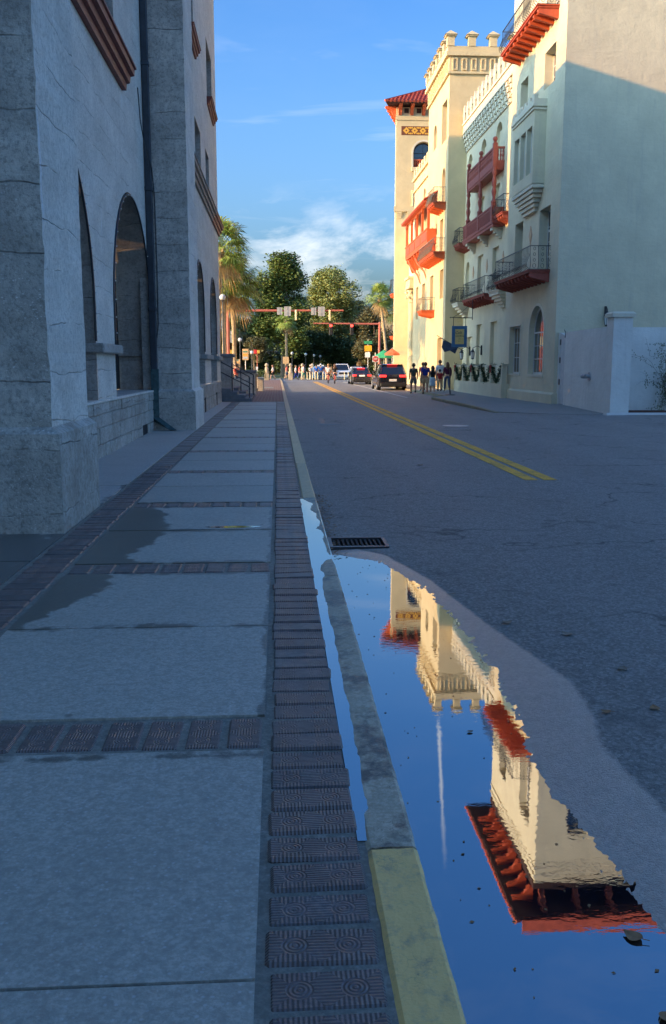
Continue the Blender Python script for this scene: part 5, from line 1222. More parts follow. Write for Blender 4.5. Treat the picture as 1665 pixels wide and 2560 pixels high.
def text_mesh(txt, size, mat, parent, loc, rot=(R(90), 0, 0), align='CENTER', shear=0.0, name='lettering'):
    cu = bpy.data.curves.new('t', 'FONT'); cu.body = txt; cu.size = size; cu.align_x = align; cu.align_y = 'CENTER'; cu.extrude = 0.003; cu.shear = shear; cu.resolution_u = 2
    ob = bpy.data.objects.new('t', cu); COL.objects.link(ob)
    dg = bpy.context.evaluated_depsgraph_get(); me = bpy.data.meshes.new_from_object(ob.evaluated_get(dg))
    bpy.data.objects.remove(ob); bpy.data.curves.remove(cu)
    me.materials.clear(); me.materials.append(MATS[mat])
    o = bpy.data.objects.new(name, me); COL.objects.link(o); o.parent = parent; o.location = Vector(loc) - wloc(parent); o.rotation_euler = rot
    return o
sg = thing('hanging_sign', 'blue framed cafe sign with a yellow panel hanging over the right pavement', 'sign', (10.4, 52, 2.7))
MB().box(9.94, 10.81, 51.96, 52.04, 2.69, 3.88).build('board', 'sign_blue', sg, bevel=0.01)
pn = MB().box(10.12, 10.63, 51.945, 51.958, 2.86, 3.70).build('panel', 'sign_yellow', sg)
text_mesh('Café', 0.21, 'ink', pn, (10.30, 51.94, 3.50), shear=0.35); text_mesh('Cordova', 0.145, 'ink', pn, (10.38, 51.94, 3.32), shear=0.35)
text_mesh('at the', 0.06, 'ink', pn, (10.37, 51.94, 3.16), shear=0.3); text_mesh('hotel', 0.06, 'ink', pn, (10.37, 51.94, 3.03)); 
for x in (10.02, 10.72): MB().box(x - .015, x + .015, 51.985, 52.015, 3.87, 4.33).build('hanger', 'iron', sg)
MB().tube([(9.84, 52, 4.35), (11.1, 52, 4.33)], .022, 6).ball((9.84, 52, 4.35), .04, 6, 4).build('arm', 'iron', sg)
MB().tube([(11.1, 52, 4.22), (11.1, 52, 5.36)], .022, 6).build('drop_rod', 'iron', sg)
MB().tube([(9.95, 52, 4.35), (10.45, 52, 4.62), (11.1, 52, 5.2)], .010, 5).build('stay', 'iron', sg)
def lantern(x, y, z, label, dx=0.0, dy=0.0):
    o = thing('wall_lantern', label, 'lantern', (x, y, z), 'hotel wall lanterns')
    MB().tube([(x + dx, y + dy, z + .62), (x + dx * .5, y + dy * .5, z + .72), (x, y, z + .60), (x, y, z + .52)], .018, 6).box(x + dx - .04, x + dx + .04, y + dy - .04, y + dy + .04, z + .2, z + .75).build('arm', 'iron', o)
    MB().lathe([(.15, .36), (.12, .40), (.05, .50), (.02, .56)], (x, y, z), 6).build('hood', 'iron', o)
    b = MB()
    for k in range(6):
        a = k * 1.047; b.tube([(x + .13 * math.cos(a), y + .13 * math.sin(a), z + .37), (x + .085 * math.cos(a), y + .085 * math.sin(a), z + .02)], .010, 4)
    b.lathe([(.05, -.04), (.09, 0), (.09, .02)], (x, y, z), 6).build('cage', 'iron', o)
    MB().lathe([(.08, .02), (.12, .36)], (x, y, z), 6).build('glass_body', 'globe_glass', o)
lantern(11.25, 55.6, 2.05, 'black lantern on the hotel wall at the far end of the terrace', .5, 0)
lantern(11.25, 52.4, 2.05, 'black lantern on the hotel wall just below the cafe sign', .5, 0)
lantern(12.98, 35.66, 3.22, 'black lantern high on the shaded wall behind the gate pillar', 0, .22)
fl = thing('flag', 'dark blue flag hanging from a slanted pole behind the cafe sign', 'flag', (11, 55, 3))
MB().tube([(11.3, 55.0, 2.5), (9.6, 55, 3.45)], .02, 6).build('pole', 'iron', fl)
MB().add([(10.0, 55, 3.2), (10.9, 55, 2.72), (10.75, 55.06, 2.35), (10.4, 54.95, 2.55), (10.1, 55.05, 2.45), (9.9, 55, 2.75)], [(0, 1, 2, 3, 4, 5)]).build('cloth', 'cloth_denim', fl)
so_ = thing('stanchion', 'slim black stanchion post on a flat base on the right pavement', 'stanchion', (8.99, 47.19, SW))
MB().tube([(8.99, 47.19, SW + .02), (8.95, 47.19, SW + 1.35)], .03, 8).build('post', 'iron', so_); MB().lathe([(.26, 0), (.26, .02), (.05, .05)], (8.99, 47.19, SW), 18).build('base', 'iron', so_)
# gate, garden wall, pillar
GX = 11.15
gwl = thing('garden_wall', 'pale stucco garden wall with a capped pillar beside the shaded tower', 'wall', (GX, 31, 0))
MB().panel(SX(GX), [(30.62, 0.0), (35.05, 0.05), (35.05, 2.90), (34.8, 2.93), (30.62, 2.95)], [], 0.28).build('wall', 'stucco_wall', gwl)
MB().box(GX, GX + .65, 29.98, 30.6, -0.02, 3.24).build('pillar', 'stucco_wall', gwl)
MB().box(GX - .07, GX + .72, 29.91, 30.67, 3.241, 3.36).frustum(GX - .07, GX + .72, 29.91, 30.67, 3.36, GX, GX + .65, 29.98, 30.6, 3.42).build('pillar_cap', 'stucco_trim', gwl)
MB().box(GX + .651, 23, 30.9, 31.15, -0.02, 2.95).build('return_wall', 'stucco_wall', gwl)
MB().box(GX - .01, GX + .3, 35.72, 35.895, 0.03, 2.93).build('jamb', 'stucco_wall', gwl)
gt = thing('gate_door', 'narrow white boarded gate between the tower and the garden wall', 'gate', (GX, 35.4, SW))
for k in range(5): MB().prism([(35.08 + k * .128, .16), (35.2 + k * .128, .16), (35.2 + k * .128, 2.78 + .03 * (k + 1)), (35.08 + k * .128, 2.75 + .03 * k)], lambda u, v, q: (GX + .02 + q, u, v), 0, .05).build('board', 'timber_white', gt, bevel=0.008)
for z in (.9, 1.75, 2.45): MB().box(GX - .005, GX + .02, 35.62, 35.74, z, z + .22).build('hinge', 'iron', gt)
MB().tube([(GX - .0, 35.08, 2.72), (GX, 35.04, 2.9), (GX, 35.2, 3.02)], .02, 5).build('latch_hoop', 'iron', gt)
hy = thing('wall_hydrant', 'small brass standpipe outlet fixed to the garden wall', 'hydrant', (GX, 32.2, 1.2))
MB().tube([(GX + .0, 32.1, 1.27), (GX - .03, 32.1, 1.27)], .16, 14).build('flange', 'galvanised', hy)
MB().tube([(GX - .03, 32.1, 1.27), (GX - .16, 32.1, 1.27)], .07, 10).tube([(GX - .13, 32.1, 1.27), (GX - .2, 32.3, 1.27)], .085, 10).build('outlet', 'galvanised', hy)
# planting bed and its bare vine
MB().box(11.82, 23, 29.95, 30.88, -.05, 0.12).build('planting_bed', 'mulch', kind='structure')
ke = MB().add([(10.95, 29.6, -.05), (11.6, 29.85, -.05), (12.6, 29.5, -.05), (23, 29.4, -.05), (23, 29.15, -.05), (12.5, 29.2, -.05), (11.6, 29.5, -.05), (10.95, 29.3, -.05)] , [])
base = [(10.85, 29.75), (11.6, 29.93), (23, 29.93), (23, 29.70), (11.65, 29.70), (10.9, 29.55)]
ke = MB().prism(base, lambda u, v, w: (u, v, w), -.05, .085).build('bed_kerb', 'white_paint', kind='structure')
vn = thing('climbing_vine', 'bare tangled climbing vine against the garden wall at the right edge', 'vine', (13.0, 30.6, .1))
b = MB(); lv = MB(); rnd = random.Random(3)
def grow(p_, d, r, l, depth):
    pts = [p_]; n_ = 7
    for i in range(n_):
        d = (d + Vector((rnd.gauss(0, .22), rnd.gauss(0, .10), rnd.gauss(0, .22) - .03 * i * (depth > 0)))).normalized()
        q = pts[-1] + d * l / n_; q.y = min(30.84, max(30.1, q.y)); q.z = max(.1, q.z); q.x = max(12.05, q.x); pts.append(q)
        if rnd.random() < .5:
            for s_ in range(3):
                a = Vector((rnd.gauss(0, .05), rnd.gauss(0, .03), rnd.gauss(0, .05))); e = Vector((rnd.uniform(-1, 1), rnd.uniform(-.3, .3), rnd.uniform(-1, 1))).normalized() * .05
                lv.add([q + a, q + a + e, q + a + Vector((e.z, 0, -e.x)) * .7 + e * .5], [(0, 1, 2)])
        if depth < 2 and rnd.random() < .42: grow(q.copy(), (d + Vector((rnd.gauss(0, .8), 0, rnd.gauss(0, .6)))).normalized(), r * .6, l * .65, depth + 1)
    b.tube(pts, [r * (1 - .7 * i / n_) for i in range(n_ + 1)], 4)
for k in range(13): grow(Vector((rnd.uniform(13.3, 14.5), rnd.uniform(30.4, 30.75), .1)), Vector((rnd.gauss(-.12, .35), 0, 1)).normalized(), .016, rnd.uniform(0.9, 2.3), 0)
b.build('stems', 'vine_wood', vn, fix=False)
for q in range(900):
    c_ = Vector((13.75 + rnd.gauss(0, .35), 30.55 + rnd.gauss(0, .10), 1.05 + rnd.gauss(0, .22))); e = Vector((rnd.uniform(-1, 1), rnd.uniform(-1, 1), rnd.uniform(-1, 1))).normalized() * .06
    lv.add([c_, c_ + e, c_ + e.cross(Vector((.2, 1, .3))) * .8 + e * .5], [(0, 1, 2)])
lv.build('leaves', 'leaf_dark', vn, kind='stuff', fix=False)
for k in range(4):
    x = 12.9 + k * .32; MB().tube([(x, 30.35, .08), (x + .25 + .1 * k, 30.7, 1.6)], .012, 5).build('stake', 'white_paint', vn)

# ------------------------------------------------------------------ trees
def leaf_cloud(b, rnd, lobes, count, size, flat=0.35):
    """leaf-sized faces scattered through lobes (centre, radii): most sit in twig clumps near the lobe surface"""
    g = np.random.default_rng(rnd.randrange(1 << 30))
    vol = np.array([r[0] * r[1] * r[2] for c, r in lobes]) ** 0.8; C = np.array([c for c, r in lobes]); Rd = np.array([r for c, r in lobes])
    ncl = max(3, count // 16); pick = g.choice(len(lobes), ncl, p=vol / vol.sum())
    d = g.normal(size=(ncl, 3)); d /= np.linalg.norm(d, axis=1)[:, None]
    q = np.where(g.random(ncl) < .8, .55 + .5 * g.random(ncl) ** .6, g.random(ncl) * .7)[:, None]
    cc = np.repeat(C[pick] + d * Rd[pick] * q, 16, axis=0); cs = np.repeat(size * g.uniform(1.0, 2.2, ncl), 16)[:, None]; n = len(cc)
    p_ = cc + g.normal(size=(n, 3)) * cs * np.array([.6, .6, .42])
    u = g.uniform(-1, 1, (n, 3)) * np.array([1, 1, flat]); u /= np.linalg.norm(u, axis=1)[:, None] + 1e-9; u *= (size * g.uniform(.6, 1.2, n))[:, None]
    k = np.concatenate([g.normal(size=(n, 2)) * .5, np.ones((n, 1))], axis=1); w = np.cross(u, k); w /= np.linalg.norm(w, axis=1)[:, None] + 1e-9; w *= (size * g.uniform(.25, .5, n))[:, None]
    V = np.stack([p_ - u * .5, p_ + w, p_ + u * .6, p_ - w], axis=1).reshape(-1, 3); o = len(b.v)
    b.v += [tuple(t_) for t_ in V.tolist()]; b.f += [tuple(t_) for t_ in (np.arange(4 * n).reshape(-1, 4) + o).tolist()]
def tree(name, label, x, y, h, lobes, trunk_r, mat, seed, count=5000, size=0.32, bark='bark', limbs=7, fork=0.4):
    rnd = random.Random(seed); o = thing(name, label, 'tree', (x, y, 0), 'trees of the park beyond the crossing')
    t_ = MB(); top = h * fork
    base = [(x, y, -.1), (x + rnd.gauss(0, .1), y, top * .5), (x + rnd.gauss(0, .2), y, top)]
    t_.tube(base, [trunk_r * 1.25, trunk_r, trunk_r * .8], 8); t_.build('trunk', bark, o)
    lm = sorted(lobes, key=lambda q: -q[1][0] * q[1][2])[:limbs]
    for c, r in lm:
        e = Vector(c); s_ = Vector(base[2]); m_ = (s_ + e) / 2 + Vector((rnd.gauss(0, .4), 0, rnd.uniform(-.2, .6)))
        MB().tube([s_ - Vector((0, 0, rnd.uniform(0, top * .3))), m_, e, e + Vector((rnd.gauss(0, r[0] * .4), 0, r[2] * .5))], [trunk_r * .55, trunk_r * .36, trunk_r * .2, trunk_r * .06], 5).build('limb', bark, o)
    b = MB(); leaf_cloud(b, rnd, lobes, count, size); b.build('crown', mat, o, fix=False)
    return o
def blob(x0, x1, z0, z1, y, n, seed, ry=3.0, rmin=.9, rmax=1.9, shape=None):
    """lobes filling an outline width x height"""
    rnd = random.Random(seed); out = []
    for k in range(n):
        for _ in range(30):
            u = rnd.uniform(-1, 1); v = rnd.uniform(0, 1)
            lim = shape(v) if shape else math.sqrt(max(0, 1 - (2 * v - 1) ** 2)) * .9 + .1
            if abs(u) <= lim: break
        r = rnd.uniform(rmin, rmax)
        out.append(((x0 + x1) / 2 + u * ((x1 - x0) / 2 - r * .7), y + rnd.gauss(0, ry * .5), z0 + v * (z1 - z0 - r) + r * .3) and (((x0 + x1) / 2 + u * ((x1 - x0) / 2 - r * .7), y + rnd.gauss(0, ry * .5), z0 + r * .5 + v * (z1 - z0 - r * 1.4)), (r, r * 1.1, r * .8)))
    return out
tree('magnolia_tree', 'tall dark glossy magnolia above the crossing, topmost tree', .85, 135, 18, blob(-4.0, 5.0, 3.5, 18.0, 135, 40, 1, 3, 1.1, 2.1, lambda v: [.75, 1, 1, .95, .8, .72, .68, .6, .45][min(8, int(v * 9))]), .42, 'leaf_magnolia', 21, 52000, .38)
tree('oak_tree', 'rounded paler green oak to the right of the tall magnolia', 9.2, 150, 17, blob(4.0, 14.0, 5.5, 17.6, 150, 38, 2, 3, 1.2, 2.3, lambda v: [.9, 1, 1, .95, .8, .62, .45][min(6, int(v * 7))]), .5, 'leaf_oak', 22, 50000, .34)
tree('oak_tree', 'spreading dark oak at the right behind the paler oak', 14, 158, 13, blob(10.0, 19.5, 3, 13.2, 158, 32, 3, 3, 1.3, 2.2, lambda v: [1, 1, .95, .7, .45][min(4, int(v * 5))]), .5, 'leaf_dark', 23, 32000, .36)
tree('moss_tree', 'loose yellow-green mossy tree left of the right signal mast', 14.3, 132, 10, blob(11.0, 16.8, 1.5, 10.8, 132, 20, 4, 2, .8, 1.5, lambda v: [.8, .9, 1, .8, .5][min(4, int(v * 5))]), .25, 'leaf_moss', 24, 20000, .28)
tree('broad_tree', 'dark bushy tree behind the left signal pole', -5.2, 140, 9, blob(-9.0, -1.6, .8, 9.2, 140, 22, 5, 3, 1.0, 1.8), .3, 'leaf_dark', 25, 20000, .36)
tree('broad_tree', 'low pale green tree between the left pole and the magnolia', -3.2, 128, 6.4, blob(-4.8, -1.4, 1.8, 6.2, 128, 10, 6, 1.5, .6, 1.0), .16, 'leaf_moss', 26, 7000, .24)
tree('broad_tree', 'deep green tree under the magnolia crown', 3.2, 144, 8, blob(-.5, 7.5, 1.2, 8.5, 144, 20, 7, 3, 1.0, 1.9), .35, 'leaf_dark', 27, 22000, .36)
tree('broad_tree', 'deep green tree under the paler oak', 9.4, 146, 8, blob(6.0, 13.0, 1.2, 8.2, 146, 20, 8, 3, 1.0, 1.9), .35, 'leaf_dark', 28, 22000, .36)
wd = MB(); leaf_cloud(wd, random.Random(31), blob(-34, 34, -.5, 9.0, 172, 130, 9, 5, 1.8, 3.0, lambda v: 1.0), 70000, .55)
wd.build('distant_wood', 'leaf_dark', label='dark mass of distant trees closing the end of the street', cat='trees', kind='stuff', fix=False)
MB().box(-300, 300, 119.05, 1200, -.3, .02).build('park_ground', 'leaf_dark', kind='structure')

def fan_palm(label, x, y, h, cr, seed, mat='frond', lean=0.0, nf=46, trunk_r=.17, dead=True, group='palms along the street'):
    rnd = random.Random(seed); o = thing('palm_tree', label, 'palm', (x, y, 0), group)
    hx = x + lean
    n_ = 14; pts = [(x + lean * (i / n_) ** 1.6, y, SW - .1 + (h - SW) * i / n_) for i in range(n_ + 1)]
    MB().tube(pts, [trunk_r * (1.35 if i == 0 else 1.0 + .12 * (i % 2) - .2 * i / n_) for i in range(n_ + 1)], 10).build('trunk', 'palm_bark', o)
    boots = MB()
    for k in range(26):
        a = rnd.uniform(0, 6.28); z = h - rnd.uniform(.0, .9); boots.tube([(hx + trunk_r * .8 * math.cos(a), y + trunk_r * .8 * math.sin(a), z), (hx + trunk_r * 2.0 * math.cos(a), y + trunk_r * 2.0 * math.sin(a), z + .28)], [.05, .02], 4)
    boots.build('boots', 'palm_bark', o)
    lv = MB(); dv = MB()
    for k in range(nf):
        a = rnd.uniform(0, 6.283); el = rnd.uniform(-.9, 1.35) if k > 3 else rnd.uniform(-1.3, -.9)
        d = Vector((math.cos(a) * math.cos(el), math.sin(a) * math.cos(el), math.sin(el))); pl = cr * rnd.uniform(.42, .58)
        p0 = Vector((hx, y, h)); hub = p0 + d * pl + Vector((0, 0, -.10 * pl))
        tgt = dv if (k <= 3 and dead) else lv
        tgt.tube([p0, p0 + d * pl * .5, hub], [.03, .022, .016], 3, False)
        side = d.cross(Vector((0, 0, 1)))
        side = side.normalized() if side.length > .05 else Vector((1, 0, 0)); upv = side.cross(d).normalized()
        L0 = cr * rnd.uniform(.5, .66)
        for j in range(22):
            f = (j / 21 - .5) * 2; an = f * 1.9
            dd = (d * math.cos(an) + side * math.sin(an) + upv * (.15 - .25 * abs(f))).normalized(); l = L0 * (1 - .30 * abs(f)) * rnd.uniform(.85, 1.1)
            m_ = hub + dd * l * .55; e = hub + dd * l + Vector((0, 0, -.38 * l * rnd.uniform(.5, 1.3)))
            w = dd.cross(upv).normalized() * .030 * cr / 1.6
            tgt.add([hub, m_ - w, e, m_ + w], [(0, 1, 2, 3)])
    lv.build('fronds', mat, o, fix=False)
    if dv.v: dv.build('dead_fronds', 'frond_dead' if dead else mat, o, fix=False)
    return o
fan_palm('tallest palm, its trunk hard against the grey building', -4.05, 62.5, 9.4, 2.5, 41, 'frond', .35, 50)
fan_palm('palm with the middle trunk of the three by the grey building', -3.80, 66, 7.9, 2.3, 42, 'frond', .1, 46)
fan_palm('palm nearest the street, third trunk from the grey building', -3.15, 68, 7.6, 2.6, 43, 'frond', -.1, 52)
fan_palm('yellowing palm alone in front of the dark magnolia', 1.2, 124, 7.9, 2.1, 44, 'frond', 0, 46, .2)
fan_palm('leaning palm beside the hotel corner on the right', 14.2, 118, 10.4, 2.3, 45, 'frond', -1.1, 46, .2)
fan_palm('darker palm half hidden behind the hotel corner', 16.3, 126, 9.4, 2.3, 46, 'frond_dark', -.2, 40, .2, False)
fan_palm('small dark palm behind the left signal pole', -5.6, 122, 6.6, 2.2, 47, 'frond_dark', 0, 36, .18, False)

# ------------------------------------------------------------------ far side of the crossing
fb = thing('far_building', 'pale far building with a red awning glimpsed beyond the hotel corner', 'building', (22, 150, 0))
MB().box(16.8, 34, 148, 160, 0, 9.4).build('wall', 'stucco_sunlit', fb); MB().box(16.5, 34, 147.5, 161, 9.4, 9.8).build('cornice', 'stucco_trim', fb)
for k in range(4): MB().box(17.4 + k * 2.4, 18.7 + k * 2.4, 147.96, 148.0, 3.4, 5.6).build('window', 'glass', fb)
MB().prism([(147.0, 5.9), (148, 6.5), (148, 5.9)], lambda u, v, q: (q, u, v), 16.9, 26).build('awning', 'red_paint_bright', fb)
tb = thing('terracotta_building', 'tall orange building with red arches reflected in the hotel windows', 'building', (-20, 135, 0))
th_ = [arch(-17.6 + 3.1 * k, -15.6 + 3.1 * k, 1.0, 3.2, 10) for k in range(-3, 3)] + [arch(-17.6 + 3.1 * k, -15.6 + 3.1 * k, 6.2, 8.2, 10) for k in range(-3, 3)]
MB().panel(SY(131), rect(-30, -8.3, 0, 14), th_, .4).build('wall', 'stucco_sunlit', tb)
MB().box(-30, -8.3, 131.4, 134, 0, 14).build('inner_wall', 'red_paint', tb)
for lp in th_: MB().panel(lambda u, v, q: (u, 130.93 + q, v), inset(lp, -.35), [lp], .06).build('arch_band', 'red_paint_bright', tb)
MB().box(-30.4, -8.2, 130.4, 134.4, 14.0, 14.6).build('cornice', 'red_paint_bright', tb)

def globe_lamp(x, y, h, label, r=.22, cage=True):
    o = thing('globe_lamp', label, 'street lamp', (x, y, SW), 'globe street lamps')
    MB().lathe([(.16, 0), (.14, .25), (.06, .4), (.05, h - .4), (.09, h - .3)], (x, y, SW), 8).build('post', 'iron', o)
    MB().ball((x, y, h + .02), r, 12, 8).build('globe', 'globe_glass', o, smooth=True)
    if cage:
        MB().tube([(x - .30, y, h - .5), (x - .34, y, h), (x - .2, y, h + .45), (x, y, h + .75), (x + .2, y, h + .45), (x + .34, y, h), (x + .30, y, h - .5)], .022, 5).tube([(x, y, h + .2), (x, y, h + 1.2)], .02, 5).tube([(x - .33, y, h), (x + .33, y, h)], .015, 4).build('cage', 'iron', o)
globe_lamp(-3.55, 61.0, 6.05, 'large caged globe lamp in front of the palm trunks', .21)
globe_lamp(-4.05, 100, 4.4, 'caged globe lamp left of the white information boards'); globe_lamp(-2.9, 104, 3.1, 'smaller globe lamp by the palm boards', .2)
for k, (px, ls) in enumerate(((2.0, 'leftmost'), (4.0, 'second'), (5.3, 'third'), (6.4, 'rightmost'))):
    globe_lamp(px, 126 + k * 4, 3.3 - .1 * k, '%s of the small park lamps under the dark trees' % ls, .2, False)
# signal masts
def mast(name, label, x, y, hp, x_end, hz, items):
    o = thing(name, label, 'signal mast', (x, y, SW))
    MB().tube([(x, y, SW), (x, y, hp)], [.17, .13], 10).lathe([(.3, 0), (.3, .1), (.2, .25)], (x, y, SW), 10).build('pole', 'mast_red', o)
    MB().tube([(x, y, hz), (x_end, y, hz + .05)], [.12, .07], 8).build('arm', 'mast_red', o)
    for kind, xx, ww, hh in items:
        if kind == 'sign':
            s_ = MB().box(xx - ww / 2, xx + ww / 2, y - .19, y - .16, hz - hh * .55, hz + hh * .45).build('sign_plate', 'sign_back', o); MB().box(xx - .03, xx + .03, y - .21, y - .19, hz - hh * .55, hz + hh * .45).build('clamp', 'galvanised', s_)
        if kind == 'back':
            MB().box(xx - .08, xx + .08, y - .15, y + .05, hz - .8, hz + .1).build('signal_head', 'post_cream', o, bevel=.03)
        if kind == 'red':
            s_ = MB().box(xx - .2, xx + .2, y - .22, y + .05, hz - 1.25, hz + .1).build('signal_head', 'signal_black', o, bevel=.03)
            for q, mt in ((0, 'lamp_red'), (1, 'signal_black'), (2, 'signal_black')):
                MB().tube([(xx, y - .22, hz - .2 - .4 * q), (xx, y - .26, hz - .2 - .4 * q)], .15, 12).build('lens', mt, s_)
                MB().lathe([(.17, 0), (.17, .02)], (xx, y - .3, hz - .03 - .4 * q), 8).build('visor', 'signal_black', s_)
    return o
mast('traffic_mast', 'salmon red signal mast with sign backs reaching out from the left', -4.25, 80, 6.45, 5.75, 6.32, [('sign', .22, .45, .62), ('sign', .90, .58, .8), ('sign', 3.15, .45, .62), ('sign', 3.82, .58, .8), ('back', 1.62, 0, 0), ('back', 4.55, 0, 0)])
m2 = mast('traffic_mast', 'red signal mast with two red lights reaching in from the right', 11.7, 105, 6.55, 4.1, 6.35, [('red', 6.1, 0, 0), ('red', 8.5, 0, 0)])
MB().box(-4.1, -3.85, 79.8, 80.1, 1.6, 3.0).build('control_box', 'signal_yellow', bpy.data.objects['traffic_mast'])
for k in range(3): MB().box(-4.05, -3.82, 79.85, 80.1, 3.6 + k * .35, 3.9 + k * .35).build('bracket_lamp', 'galvanised', bpy.data.objects['traffic_mast'])
# signs
def sign_post(name, label, x, y, h, plates, mat='galvanised'):
    o = thing(name, label, 'sign', (x, y, SW)); MB().tube([(x, y, 0), (x, y, h)], .035, 6).build('post', mat, o)
    return o
ne = sign_post('no_entry_sign', 'red and white do not enter sign between the two black cars', 6.85, 64, 2.55, None)
pl_ = MB().box(6.85 - .21, 6.85 + .21, 63.93, 63.95, 1.90, 2.32).build('plate', 'sign_white', ne)
MB().tube([(6.85, 63.93, 2.11), (6.85, 63.92, 2.11)], .19, 24).build('disc', 'sign_red', pl_)
MB().box(6.85 - .14, 6.85 + .14, 63.905, 63.918, 2.085, 2.135).build('bar', 'sign_white', pl_)
text_mesh('DO NOT', .07, 'sign_white', pl_, (6.85, 63.90, 2.19)); text_mesh('ENTER', .07, 'sign_white', pl_, (6.85, 63.90, 2.03))
sn = sign_post('street_sign', 'green and amber street name signs on a post before the trees', 8.9, 90, 4.2, None)
MB().box(8.5, 9.3, 89.9, 89.93, 3.75, 4.05).build('name_plate', 'sign_green', sn); MB().box(8.55, 9.25, 89.9, 89.93, 3.05, 3.6).build('amber_plate', 'sign_amber', sn); MB().box(8.6, 9.1, 89.9, 89.93, 2.45, 2.95).build('white_plate', 'sign_white', sn)
rb_ = sign_post('crossing_signal', 'red boxed crossing signal on a short orange post at the left corner', -1.95, 88, 3.0, None, 'mast_red')
MB().box(-2.25, -1.95, 87.8, 88.1, 2.75, 3.15).build('box', 'sign_red', rb_, bevel=.03); MB().box(-1.94, -1.68, 87.8, 88.1, 2.78, 3.12).build('box', 'signal_yellow', rb_, bevel=.03); MB().box(-2.08, -1.88, 87.88, 87.95, 1.1, 1.55).build('push_plate', 'sign_white', rb_)
for k, (x, y, w, z0, z1, mt, lb) in enumerate(((-4.5, 96, 1.2, 1.4, 2.3, 'tile_cream', 'wide white information board left of the palm boards'), (-3.2, 92, .6, 2.2, 3.3, 'tile_cream', 'tall pale banner board beside the globe lamps'), (3.0, 122, .8, 1.9, 2.8, 'tile_cream', 'small cream board hung on the lone yellow palm'))):
    x = x if k < 2 else 1.1
    o = thing('information_board', lb, 'board', (x, y, SW), 'information boards at the far corner')
    MB().box(x - w / 2, x + w / 2, y - .04, y + .04, z0, z1).build('face', mt, o); 
    if k < 2:
        MB().tube([(x, y + .06, SW), (x, y + .06, z1 - .1)], .05, 6).build('post', 'galvanised', o)
        for q in range(3): MB().box(x - w * .4, x + w * .35, y - .05, y - .042, z0 + .15 + q * .3, z0 + .28 + q * .3).build('print_block', ['cloth_skyblue', 'sign_amber', 'cloth_teal'][q], o)
# parasols
def parasol(x, y, h, r, mat, label):
    o = thing('parasol', label, 'parasol', (x, y, SW), 'cafe parasols by the hotel corner')
    MB().tube([(x, y, SW), (x, y, h + .15)], .03, 6).build('pole', 'timber_white', o); n = 8; b = MB()
    vs = [(x, y, h + .1)] + [(x + r * math.cos(6.283 * k / n), y + r * math.sin(6.283 * k / n), h - .52 * r) for k in range(n)] + [(x + .55 * r * math.cos(6.283 * (k + .5) / n), y + .55 * r * math.sin(6.283 * (k + .5) / n), h - .26 * r) for k in range(n)]
    fs = []
    for k in range(n): fs += [(0, 1 + k, n + 1 + k), (0, n + 1 + k, 1 + (k + 1) % n), (1 + k, 1 + (k + 1) % n, n + 1 + k)]
    b.add(vs, fs).build('canopy', mat, o)
    vl = MB()
    for k in range(n): a, c = vs[1 + k], vs[1 + (k + 1) % n]; vl.add([a, c, (c[0], c[1], c[2] - .16), (a[0], a[1], a[2] - .16)], [(0, 1, 2, 3)])
    vl.build('valance', mat, o)
parasol(10.9, 93.5, 3.15, 1.1, 'umbrella_green', 'green cafe parasol behind the black cars'); parasol(10.1, 80.5, 3.05, .66, 'umbrella_red', 'orange-red cafe parasol beside the tall hotel column')
for k in range(5):
    rnd = random.Random(60 + k); x = 9.0 + k * .9; y = 82 + k * 2.2
    o = thing('potted_shrub', ['potted shrub nearest the no entry sign', 'second potted shrub along the cafe front', 'potted shrub below the red parasol', 'potted shrub below the green parasol', 'potted shrub farthest along the cafe front'][k], 'shrub', (x, y, SW), 'potted shrubs at the cafe')
    MB().lathe([(.22, 0), (.30, .5), (.32, .55)], (x, y, SW), 10).build('pot', 'roof_tile', o); b = MB(); leaf_cloud(b, rnd, [((x, y, 1.15), (.5, .5, .5))], 420, .16); b.build('foliage', 'hedge', o, fix=False)
# stone balls on posts, hedge, bollards along the crossing
for k, (x, y, lb) in enumerate(((-4.3, 96, 'ball-topped stone post in front of the information boards'), (-1.2, 99, 'ball-topped stone post by the crossing signal'), (1.5, 104, 'ball-topped stone post just right of the walkers in denim'), (3.0, 108, 'ball-topped stone post left of the white traffic posts'), (4.3, 111, 'ball-topped stone post behind the blue-jacketed walkers'))):
    o = thing('stone_post', lb, 'stone post', (x, y, 0), 'ball-topped stone posts at the crossing'); x = x * .98
    MB().box(x - .24, x + .24, y - .24, y + .24, 0, .8).build('pedestal', 'stone_cream', o, bevel=.04); MB().lathe([(.25, .8), (.28, .9), (.16, 1.05), (.22, 1.3), (.12, 1.52)], (x, y, 0), 10).build('neck', 'stone_cream', o, smooth=True); MB().ball((x, y, 1.70), .21, 10, 8).build('ball', 'stone_cream', o, smooth=True)
hd = MB(); leaf_cloud(hd, random.Random(71), [((-3.0 + .5 * k, 86, .75), (.4, .5, .5)) for k in range(4)] + [((-3.2, 58.5, 1.2), (.35, .4, .6)), ((-3.2, 58.5, .7), (.4, .4, .5))], 2600, .12)
hd.build('hedge', 'hedge', label='clipped green hedge behind the cream pedestal', cat='hedge', kind='stuff', fix=False)
ORD = 'first second third fourth fifth sixth seventh eighth ninth tenth eleventh twelfth thirteenth fourteenth fifteenth sixteenth'.split()
BXs = [2.75, 3.35, 3.65, 3.97, 4.25, 4.55, 5.15, 5.45, 5.7, 5.9, 6.4, 6.65, 7.6, 8.05, 8.35, 8.7]
